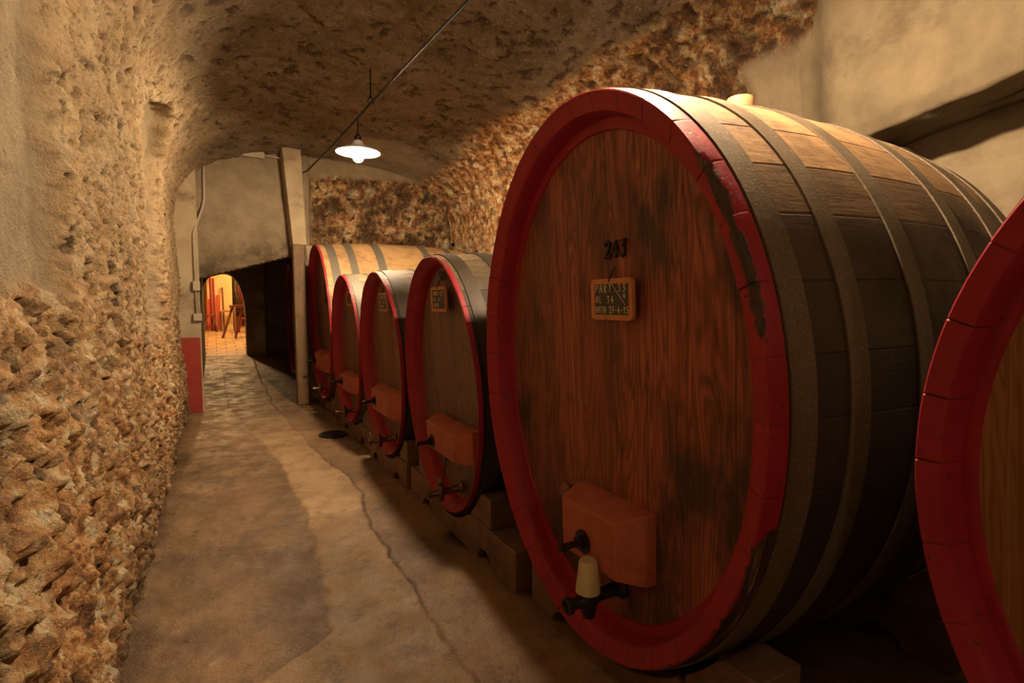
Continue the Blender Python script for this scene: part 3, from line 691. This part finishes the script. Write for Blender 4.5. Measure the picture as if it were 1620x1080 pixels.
def tap(root, y, z, rec, length=0.20, s=1.0, mat='brass', handle=True, chain=None):
    ax = Matrix.Translation((rec + 0.01, y, z)) @ Matrix.Rotation(-PI / 2, 4, 'Y')
    b_ = MB().lathe([(0.035 * s, 0), (0.035 * s, 0.015), (0.022 * s, 0.03), (0.018 * s, length * .4), (0.022 * s, length * .55), (0.022 * s, length * .75), (0.017 * s, length * .8), (0.017 * s, length * .92), (0.025 * s, length * .93), (0.025 * s, length), (0.017 * s, length), (0.015 * s, length * .97)], ax, 18)
    px = rec + 0.01 - length * .62
    b_.lathe([(0.016 * s, -0.055 * s), (0.02 * s, -0.045 * s), (0.028 * s, -0.01 * s), (0.03 * s, 0.03 * s), (0.02 * s, 0.045 * s)], Matrix.Translation((px, y, z)), 16)
    o = tilt(b_.build('tap', M[mat], root, 40), root)
    if handle:
        h = MB().lathe([(0.009 * s, 0.04 * s), (0.009 * s, 0.075 * s)], Matrix.Translation((px, y, z)), 10)
        h.tube([(px, y - 0.045 * s, z + 0.078 * s), (px, y, z + 0.072 * s), (px, y + 0.045 * s, z + 0.078 * s)], [0.009 * s, 0.011 * s, 0.009 * s], 8)
        h.build('tap_handle', M[mat], o, 40)
    return o
def slate(y, z, root, rec, w, h, label, lines, group='slate tags hanging on the cask heads'):
    """slate hung on the head of a cask: its own thing, placed in the cask's frame"""
    mw = root.matrix_world if False else Matrix.Translation(root.location) @ Matrix.Rotation(-LEAN[root.name], 4, 'Y')
    p = mw @ Vector((rec - 0.022, y, z)); r = empty('slate_tag', p, (0, -LEAN[root.name], 0)); tag(r, label, 'sign', group)
    fw = 0.019
    f = MB()
    # rounded frame: outer rounded rectangle minus inner rectangle
    q = []; cr = 0.02
    for cx, cy, a0 in ((w / 2 - cr, h / 2 - cr, 0), (-w / 2 + cr, h / 2 - cr, 90), (-w / 2 + cr, -h / 2 + cr, 180), (w / 2 - cr, -h / 2 + cr, 270)):
        for k in range(5): q.append((cx + cr * math.cos(R(a0 + 22.5 * k)), cy + cr * math.sin(R(a0 + 22.5 * k))))
    inn = []
    for cx, cy in ((w / 2 - fw, h / 2 - fw), (-w / 2 + fw, h / 2 - fw), (-w / 2 + fw, -h / 2 + fw), (w / 2 - fw, -h / 2 + fw)): inn += [(cx, cy)] * 5
    n = 20; V = [(-0.007, *p_) for p_ in q] + [(0.007, *p_) for p_ in q] + [(-0.007, *p_) for p_ in inn] + [(0.007, *p_) for p_ in inn]
    F = []
    for i in range(n):
        j = (i + 1) % n
        F += [(i, j, n + j, n + i)]
        if (i + 1) % 5 == 0:
            F += [(i, j, 2 * n + j, 2 * n + i), (n + i, n + j, 3 * n + j, 3 * n + i), (2 * n + i, 2 * n + j, 3 * n + j, 3 * n + i)]
        else:
            F += [(i, j, 2 * n + i), (n + i, n + j, 3 * n + i)]
    link_mesh('frame', V, F, M['slateframe'], r, 35)
    MB().box((0, 0, 0), (0.006, w - 2 * fw + 0.004, h - 2 * fw + 0.004)).build('slate_face', M['slate'], r)
    c = MB()
    for (txt, ty, tz, th_, adv) in lines:
        if txt == '\\': ribbon(c, [(ty, tz), (ty - adv, tz - th_)], 0.0016, -0.003, 0.0008)
        else: write(c, txt, ty, tz, th_, adv, -0.003, 0.0022, 0.0008)
    if c.v: c.build('chalk_writing', M['chalk'], r)
    s = MB().tube([(-0.009, 0.006, h / 2 - 0.012), (-0.010, 0.002, h / 2), (-0.002, -0.006, h / 2 + 0.03), (0.015, -0.008, h / 2 + 0.04)], 0.0022, 6)
    s.tube([(-0.006, -0.004, h / 2 + 0.0), (0.006, -0.008, h / 2 + 0.04), (-0.004, -0.03, h / 2 + 0.002)], 0.0012, 5)
    s.build('string', M['cable'], r)
    return r

lean = lambda d: R(-d)
X = 1.2
def place(yc, czv, a, b, ln, D=1.2, rz=0):
    l = R(ln); f = R(rz)
    x = D + b * math.sin(l) * math.cos(f); y = yc - b * math.sin(l) * math.sin(f) * 1.0; z = czv - b * math.cos(l)
    return (x, y, z), (0, -l, -f)

# 1: the big cask no. 243
loc1, rot1 = place(1.670, 1.148, 0.803, 1.043, 2.59)
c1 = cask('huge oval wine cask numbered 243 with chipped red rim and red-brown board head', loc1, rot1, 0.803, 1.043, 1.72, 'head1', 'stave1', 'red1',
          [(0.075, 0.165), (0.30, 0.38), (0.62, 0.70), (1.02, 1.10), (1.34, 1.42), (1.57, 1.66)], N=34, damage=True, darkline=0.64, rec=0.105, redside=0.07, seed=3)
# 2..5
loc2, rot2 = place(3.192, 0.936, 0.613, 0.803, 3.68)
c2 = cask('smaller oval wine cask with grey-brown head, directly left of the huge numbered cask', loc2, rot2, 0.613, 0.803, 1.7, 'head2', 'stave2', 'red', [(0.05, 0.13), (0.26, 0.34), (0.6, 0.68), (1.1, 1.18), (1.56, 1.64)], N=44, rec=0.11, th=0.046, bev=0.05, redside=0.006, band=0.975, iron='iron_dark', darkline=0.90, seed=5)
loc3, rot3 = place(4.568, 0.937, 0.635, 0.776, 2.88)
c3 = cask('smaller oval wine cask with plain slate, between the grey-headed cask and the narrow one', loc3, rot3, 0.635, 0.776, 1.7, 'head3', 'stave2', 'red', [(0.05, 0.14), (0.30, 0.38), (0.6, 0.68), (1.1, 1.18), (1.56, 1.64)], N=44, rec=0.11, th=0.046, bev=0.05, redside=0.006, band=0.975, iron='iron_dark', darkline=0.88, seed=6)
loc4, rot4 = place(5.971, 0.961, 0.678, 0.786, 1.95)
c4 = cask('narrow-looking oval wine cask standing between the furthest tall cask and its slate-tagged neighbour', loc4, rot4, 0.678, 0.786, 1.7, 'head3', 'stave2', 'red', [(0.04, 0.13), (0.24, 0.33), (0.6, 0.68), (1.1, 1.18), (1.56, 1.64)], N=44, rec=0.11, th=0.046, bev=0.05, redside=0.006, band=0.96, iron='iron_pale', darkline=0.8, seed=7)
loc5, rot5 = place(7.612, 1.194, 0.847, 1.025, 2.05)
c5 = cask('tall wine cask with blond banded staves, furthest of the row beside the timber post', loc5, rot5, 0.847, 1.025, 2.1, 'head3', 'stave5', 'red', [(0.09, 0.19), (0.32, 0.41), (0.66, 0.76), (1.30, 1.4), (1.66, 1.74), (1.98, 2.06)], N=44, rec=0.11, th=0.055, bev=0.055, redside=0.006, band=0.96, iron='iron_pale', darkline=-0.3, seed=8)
# 0: cask at the right edge
loc0, rot0 = place(-0.105, 0.142 + 0.898 * math.cos(R(5.64)), 0.782, 0.898, 5.64, D=1.324, rz=10.45)
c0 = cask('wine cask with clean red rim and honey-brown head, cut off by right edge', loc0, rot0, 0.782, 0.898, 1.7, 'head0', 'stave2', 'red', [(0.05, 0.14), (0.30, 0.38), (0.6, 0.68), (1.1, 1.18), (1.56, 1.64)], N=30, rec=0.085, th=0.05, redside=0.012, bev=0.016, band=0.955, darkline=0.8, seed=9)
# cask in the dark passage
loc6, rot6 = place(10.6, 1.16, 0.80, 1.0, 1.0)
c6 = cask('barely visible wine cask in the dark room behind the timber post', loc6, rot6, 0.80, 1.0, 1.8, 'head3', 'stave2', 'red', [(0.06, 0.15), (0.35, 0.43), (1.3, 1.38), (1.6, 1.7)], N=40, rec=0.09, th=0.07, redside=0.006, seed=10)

def lz(root, z): return z - root.location.z
def ly(root, y): return y - root.location.y
# cask 1 fittings
hb = hatch_bar(c1, ly(c1, 1.60), lz(c1, 0.578), 0.42, 0.26, 0.10, 0.11, (ly(c1, 1.66), lz(c1, 0.535)))
tap(c1, ly(c1, 1.58), lz(c1, 0.355), 0.10, 0.26, 1.25, 'blackiron', False)
knob = MB().lathe([(0.018, 0), (0.018, 0.02), (0.03, 0.03), (0.034, 0.045), (0.02, 0.06)], Matrix.Translation((0.10, ly(c1, 1.87), lz(c1, 0.66))) @ Matrix.Rotation(-PI / 2, 4, 'Y'), 16).build('hatch_knob', M['beam'], c1); tilt(knob, c1)
nm = {'2': [[(0.02, .78), (.12, .95), (.32, 1.0), (.47, .85), (.42, .6), (.05, .02)], [(.0, .04), (.2, .1), (.4, .02), (.55, .14)]],
      '4': [[(.38, 1), (-.02, .3), (.6, .34)], [(.42, .72), (.34, .0)]], '3': [[(.05, .95), (.5, 1), (.22, .62)], [(.22, .62), (.45, .5), (.45, .2), (.25, 0), (.02, .12)]]}
yy = ly(c1, 1.625)
for ch in '243':
    mbn = MB()
    for st in nm[ch]: ribbon(mbn, [(yy - p[0] * 0.054, lz(c1, 1.615) + p[1] * 0.058) for p in st], 0.008, 0.108, 0.008)
    tilt(mbn.build('numeral', M['blackiron'], c1, 30), c1); yy -= 0.042
# bung on top of cask 1
def m_at(x, L, B=0.05): return 1 + B * (1 - (2 * x / L - 1) ** 2)
def bung(root, x, b, L, s=1.0):
    z = b + b * m_at(x, L)
    MB().lathe([(0.05 * s, -0.03), (0.056 * s, 0.05 * s), (0.058 * s, 0.085 * s), (0.053 * s, 0.10 * s)], Matrix.Translation((x, 0, z)), 24).build('bung', M['cork'], root, 40)
bung(c1, 0.80, 1.043, 1.72)
bung(c2, 0.9, 0.803, 1.7, 0.7)
# cup upturned over the tap of cask 1
mw1 = Matrix.Translation(c1.location) @ Matrix.Rotation(-LEAN[c1.name], 4, 'Y')
pc = mw1 @ Vector((0.11 - 0.26 * .62, ly(c1, 1.58), lz(c1, 0.355) + 0.03))
cup = MB().lathe([(0.046, 0), (0.046, 0.004), (0.034, 0.115), (0.031, 0.12), (0.025, 0.121), (0.024, 0.117), (0.004, 0.117)], None, 28).build('plastic_cup', M['cup'], None, 40)
cup.location = pc; tag(cup, 'cream plastic cup turned upside down on the tap of the big 243 cask', 'cup')
# cask 2..5 fittings
hatch_bar(c2, ly(c2, 3.11), lz(c2, 0.605), 0.60, 0.21, 0.085, 0.10, (ly(c2, 3.30), lz(c2, 0.56)))
tap(c2, ly(c2, 3.10), lz(c2, 0.29), 0.085, 0.24, 1.0)
MB().tube([(-0.04, ly(c2, 3.10), lz(c2, 0.34)), (-0.02, ly(c2, 3.10), lz(c2, 0.42)), (0.0, ly(c2, 3.09), lz(c2, 0.51))], 0.005, 6).build('chain', M['blackiron'], c2).rotation_euler = (0, -LEAN[c2.name], 0)
hatch_bar(c3, ly(c3, 4.49), lz(c3, 0.62), 0.70, 0.22, 0.085, 0.10, (ly(c3, 4.72), lz(c3, 0.6)))
tap(c3, ly(c3, 4.50), lz(c3, 0.30), 0.085, 0.24, 1.0)
hatch_bar(c4, ly(c4, 5.90), lz(c4, 0.61), 0.62, 0.19, 0.085, 0.10, (ly(c4, 6.1), lz(c4, 0.6)))
tap(c4, ly(c4, 5.85), lz(c4, 0.31), 0.085, 0.24, 1.0)
hatch_bar(c5, ly(c5, 7.6), lz(c5, 0.68), 0.72, 0.26, 0.09, 0.11, (ly(c5, 7.9), lz(c5, 0.66)), rnd_=True)
tap(c5, ly(c5, 7.45), lz(c5, 0.34), 0.09, 0.24, 1.0)
MB().box((0.08, ly(c5, 7.5), lz(c5, 1.57)), (0.03, 0.2, 0.24)).build('name_plate', M['darkwood'], c5, 30, 0.004).rotation_euler = (0, -LEAN[c5.name], 0)

slate(ly(c1, 1.56), lz(c1, 1.463), c1, 0.10, 0.232, 0.150, 'wood-framed slate reading PART, HL and DATA, hanging under the number 243',
      [('PART.', 0.092, 0.026, 0.026, 0.026), ('\\', -0.003, 0.054, 0.075, 0.072), ('33', -0.038, 0.028, 0.026, 0.026), ('4', -0.066, 0.004, 0.018, 0.02), ('HL 34', 0.090, -0.012, 0.024, 0.022), ('DATA 27-4-15', 0.093, -0.050, 0.023, 0.0158)])
wl = lambda t2: [('PART', 0.088, 0.024, 0.024, 0.025), (t2, 0.088, -0.012, 0.022, 0.024), ('DATA', 0.088, -0.048, 0.022, 0.022), ('\\', -0.01, 0.05, 0.07, 0.06), ('33', -0.035, 0.024, 0.024, 0.025)]
slate(ly(c2, 3.20), lz(c2, 1.475), c2, 0.085, 0.25, 0.155, 'wood-framed slate with faint chalk on the grey-brown cask next to the huge one', wl('HL 21'))
slate(ly(c3, 4.51), lz(c3, 1.46), c3, 0.085, 0.26, 0.155, 'small wood-framed slate two casks left of the huge 243 cask', wl('HL 23'))
slate(ly(c4, 5.86), lz(c4, 1.50), c4, 0.085, 0.22, 0.15, 'small slate tag half hidden by the rim of the narrow-looking cask', [])
# hook above slate 2
nz = MB()
for k, dy in enumerate((0.03, -0.01, -0.045)):
    for st in GL['383'[k]]: ribbon(nz, [(dy - p[0] * 0.04, p[1] * 0.05) for p in st], 0.007, 0, 0.006)
o = nz.build('numeral', M['blackiron'], c2); o.location = (0.088 - lz(c2, 1.6) * math.tan(LEAN[c2.name]), ly(c2, 3.20), lz(c2, 1.595)); tilt(o, c2)

# ------------------------------------------------------------------ cradles
def cradle(root, a, b, L, label, y0=None, y1=None, top=0.21, front=0.06):
    lx, lyy, lzz = root.location; rz = root.rotation_euler.z; ln = 0.0
    r = empty('cask_cradle', (lx, lyy, 0), (0, 0, rz)); tag(r, label, 'cradle', 'timber cradles under the casks')
    y0 = -a * 0.98 if y0 is None else y0 - lyy; y1 = a * 0.98 if y1 is None else y1 - lyy
    for xo, x1 in ((front, front + 0.22), (L - 0.5, L - 0.28)):
        xm = (xo + x1) / 2
        def zb(y):
            z = 9
            for x in (xo, xm, x1):
                mm = m_at(x, L); q = max(0, 1 - (y / (a * mm + 0.008)) ** 2)
                z = min(z, lzz + b - (b * mm + 0.008) * math.sqrt(q) + (x * math.sin(ln)))
            return z - 0.004
        ys_ = np.linspace(y1, y0, 60); prof = [(y, min(top, zb(y)) if zb(y) > 0.02 else 0.02) for y in ys_]
        bot = []
        W = y1 - y0
        for c in (y0 + W * 0.22, y0 + W * 0.78):
            bot.append([(c + 0.09 * math.cos(t), 0.075 * math.sin(t)) for t in np.linspace(PI, 0, 9)])
        prof = prof + [(y0, 0)] + bot[0] + bot[1] + [(y1, 0)]
        MB().prism(prof, xo, x1, 'X').build('sleeper', M['beam'], r, 35, 0.006)
        for s_ in (-1, 1):   # wedges wedged against the cask sides
            ya = s_ * a * 0.55; yb = s_ * a * 0.97
            pts = [(y, max(top + 0.003, min(zb(y), top + 0.17))) for y in np.linspace(ya, yb, 12)]
            if s_ < 0: yb = max(yb, y0)
            pr_ = [(ya, top + 0.001)] + [p for p in pts if p[1] > top + 0.004 and y0 <= p[0] <= y1]
            if len(pr_) < 4: continue
            pr_ = pr_ + [(pr_[-1][0], top + 0.001)]
            MB().prism(pr_, xo + 0.01, x1 - 0.02, 'X').build('wedge', M['beam'], r, 35, 0.004)
    return r
cradle(c1, 0.803, 1.043, 1.72, 'dark timber cradle under the huge 243 cask', 0.95, 2.20, 0.20)
cradle(c2, 0.613, 0.803, 1.7, 'timber cradle with arched cut-outs under the grey-brown cask next to the 243 cask', 2.30, 3.95, 0.21, 0.02)
cradle(c3, 0.635, 0.776, 1.7, 'timber cradle under the third cask from the foreground', 4.02, 5.2, 0.21, 0.02)
cradle(c4, 0.678, 0.786, 1.7, 'timber cradle under the fourth cask from the foreground', 5.28, 6.66, 0.21)
cradle(c5, 0.847, 1.025, 2.1, 'timber cradle under the furthest cask beside the post', 6.75, 8.25, 0.22)
cradle(c0, 0.782, 0.898, 1.7, 'timber cradle under the cask cut off by the right edge', None, None, 0.2)
cradle(c6, 0.8, 1.0, 1.8, 'timber cradle under the cask in the dark room', None, None, 0.22)

# ------------------------------------------------------------------ lamps, cables, conduit
def lamp(loc, label):
    r = empty('pendant_lamp', (loc[0], loc[1], loc[2] - 0.19)); tag(r, label, 'lamp', 'enamel pendant lamps on the vault cable')
    z = 0.19
    MB().lathe([(0.21, z - 0.06), (0.212, z - 0.055), (0.16, z - 0.03), (0.09, z - 0.005), (0.05, z + 0.02), (0.04, z + 0.05), (0.03, z + 0.055), (0.03, z + 0.045), (0.045, z + 0.005), (0.085, z - 0.015), (0.155, z - 0.037), (0.208, z - 0.062)], None, 48).build('lamp_shade', M['enamel'], r, 60)
    MB().lathe([(0.02, z - 0.015), (0.04, z - 0.03), (0.052, z - 0.07), (0.052, z - 0.105), (0.04, z - 0.135), (0.018, z - 0.15), (0.002, z - 0.153)], None, 28).build('bulb', M['bulb'], r, 180)
    MB().lathe([(0.032, z + 0.04), (0.034, z + 0.09), (0.018, z + 0.11), (0.008, z + 0.12)], None, 18).build('lamp_holder', M['blackiron'], r)
    MB().tube([(0, 0, z + 0.11), (0, 0, z + 0.27)], 0.006, 6).build('cord', M['cable'], r)
    return r
lamp(LAMP1, 'lit pendant lamp with a flat white enamel shade hanging from the vault cable')
l2 = lamp(LAMP2, 'second lit enamel pendant lamp, above the huge cask out of the picture')
C = [(1.56, -1.0, 3.25), (1.39, 3.08, 3.25), (1.285, 5.0, 3.24), (1.27, 5.45, 3.235), (1.24, 6.5, 3.25), (1.17, 8.0, 3.26), (1.12, 8.31, 3.28)]
cb = MB().tube(C, 0.011, 8).build('cable', M['cable'], None, 180)
tag(cb, 'black electric cable strung under the vault and carrying the lamp', 'cable')
hk = MB().tube([(1.285, 5.0, 3.56), (1.285, 5.0, 3.30), (1.285 + 0.03, 5.0, 3.25), (1.285, 5.0, 3.215), (1.285 - 0.03, 5.0, 3.25), (1.285, 5.0, 3.30)], 0.007, 6).build('cable_hook', M['cable'])
tag(hk, 'black iron hook in the vault holding the cable, just before the lamp', 'hook')
lp = MB().tube([(1.12, 8.31, 3.28), (1.06, 8.27, 3.24), (1.0, 8.27, 3.27), (0.93, 8.28, 3.36), (0.92, 8.3, 3.5)], 0.012, 8).build('cable_loop', M['cable'])
tag(lp, 'drooping black cable end looping up to the conduit at the top of the end wall', 'cable')
# conduit on the end wall
cy = 8.30
cd = empty('electrical_conduit', (-0.2, cy, 1.2)); tag(cd, 'bent grey conduit pipe with two switch boxes running down the end wall pier', 'pipe')
def W(o, p): return (p[0] - o.location.x, p[1] - o.location.y, p[2] - o.location.z)
pts = [(-0.07, 8.47, 3.5), (-0.08, 8.47, 2.86), (-0.10, 8.46, 2.74), (-0.19, 8.32, 2.45), (-0.215, 8.30, 2.36), (-0.215, 8.30, 1.3)]
MB().tube([W(cd, p) for p in pts], 0.017, 10).build('pipe', M['pvc'], cd, 180)
MB().box(W(cd, (-0.205, 8.28, 1.68)), (0.085, 0.06, 0.13)).build('switch_box', M['pvc'], cd, 30, 0.008)
MB().box(W(cd, (-0.205, 8.28, 1.27)), (0.10, 0.06, 0.10)).build('switch_box', M['pvc'], cd, 30, 0.008)
cn = empty('wall_light_fitting', (0.52, 8.42, 3.5)); tag(cn, 'small pale batten box with conduit at the top of the end wall under the vault', 'fitting')
MB().box((0, 0, 0), (0.30, 0.07, 0.09), (0, R(2), 0)).build('batten_box', M['pvc'], cn, 30, 0.01)
MB().tube([(0.15, 0, 0), (0.34, 0, -0.01), (0.385, 0, -0.03), (0.395, -0.02, -0.09), (0.395, -0.02, -0.2)], 0.016, 8).build('pipe', M['pvc'], cn, 180)

# things on the floor and wall
dr = empty('floor_drain', (1.52, 6.9, 0.02)); tag(dr, 'dark round drain cover on the floor in front of the fourth cask', 'drain cover')
MB().lathe([(0.0, 0.0), (0.15, 0.0), (0.15, 0.018), (0.13, 0.02), (0.12, 0.012), (0.0, 0.012)][1:], None, 28).build('drain_rim', M['blackiron'], dr)
dr.location = (1.1, 6.15, 0.0)
for k in range(-2, 3): MB().box((0, k * 0.045, 0.018), (2 * math.sqrt(0.12 ** 2 - (k * 0.045) ** 2), 0.014, 0.008)).build('drain_slat', M['blackiron'], dr)
pt = MB().box((3.52, 1.78, 1.17), (0.16, 0.16, 2.34)).build('timber_prop', M['post'], None, 35, 0.02); tag(pt, 'dark charred timber prop behind the big cask beneath the plastered lintel', 'post')

# far room
fzf = lambda y: float(fz(y))
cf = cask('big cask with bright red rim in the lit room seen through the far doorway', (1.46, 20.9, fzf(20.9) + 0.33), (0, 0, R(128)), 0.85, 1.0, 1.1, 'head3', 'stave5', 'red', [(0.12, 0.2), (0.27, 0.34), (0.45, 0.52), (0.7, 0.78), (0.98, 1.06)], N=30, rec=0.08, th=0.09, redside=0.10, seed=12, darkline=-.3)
cradle_f = empty('cask_cradle', (1.46, 20.9, fzf(20.9) - 0.02), (0, 0, R(128))); tag(cradle_f, 'timber sleepers carrying the cask in the lit far room', 'cradle', 'timber cradles under the casks')
for q_ in (0.25, 0.85): MB().box((q_, 0, 0.15), (0.2, 0.45, 0.30)).build('sleeper', M['darkwood'], cradle_f, 30, 0.01)
def stool(loc, h, s, mat, label, rz=0, n=4, splay=0.16):
    r = empty('wooden_stool', loc, (0, 0, rz)); tag(r, label, 'stool')
    MB().box((0, 0, h), (s, s * 0.8, 0.045)).build('seat', M[mat], r, 30, 0.01)
    for sx, sy in ((1, 1), (1, -1), (-1, 1), (-1, -1))[:n]:
        MB().beam((sx * (s / 2 + splay * h * .6), sy * (s * .3 + splay * h * .6), 0), (sx * s * .35, sy * s * .25, h - 0.02), 0.04).build('leg', M[mat], r, 30, 0.006)
    MB().beam((-s * .42, 0, h * .45), (s * .42, 0, h * .45), 0.03).build('stretcher', M[mat], r, 30)
    return r
def trestle(loc):
    r = empty('trestle', loc, (0, 0, R(35))); tag(r, 'splayed dark wooden trestle standing on the paving in the lit far room', 'trestle')
    MB().box((0, 0, 0.88), (0.5, 0.12, 0.09)).build('top_bar', M['darkwood'], r, 30, 0.01)
    for sx in (-1, 1):
        for sy in (-1, 1): MB().beam((sx * 0.20 - 0.12, sy * 0.28, 0), (sx * 0.16, sy * 0.04, 0.87), 0.055).build('leg', M['darkwood'], r, 30, 0.006)
    return r
trestle((0.58, 17.1, fzf(17.1)))
tb = empty('work_bench', (0.34, 19.35, fzf(19.35))); tag(tb, 'low wooden bench against the yellow pier in the lit far room', 'bench')
MB().box((0, 0, 0.62), (0.46, 0.4, 0.06)).build('bench_top', M['cork'], tb, 30, 0.01)
for sx in (-1, 1):
    for sy in (-1, 1): MB().box((sx * 0.19, sy * 0.15, 0.3), (0.06, 0.06, 0.6)).build('leg', M['darkwood'], tb, 30, 0.005)
stool((0.80, 18.8, fzf(18.8)), 0.42, 0.34, 'red', 'small red stool behind the trestle in the lit far room', R(10))
br = MB().tube([(0.24, 19.75, fzf(19.75)), (0.22, 19.86, fzf(19.75) + 1.35)], 0.025, 8).build('broom_handle', M['darkwood']); tag(br, 'dark broom handle leaning on the yellow pier in the far room', 'broom')
for k, (x0, hgt) in enumerate(((-0.10, 1.75), (-0.02, 1.65))):
    o = MB().tube([(x0 + 0.01, 19.45, fzf(19.4)), (x0 - 0.01, 19.82, fzf(19.4) + hgt)], 0.032, 8).build('red_pole', M['red'])
    tag(o, ('left' if k == 0 else 'right') + ' of two tall red poles leaning on the yellow pier in the far room', 'pole', 'red poles in the far room')
stool((-0.14, 19.15, fzf(19.15)), 0.5, 0.26, 'darkwood', 'small dark wooden stool in front of the red poles in the far room')
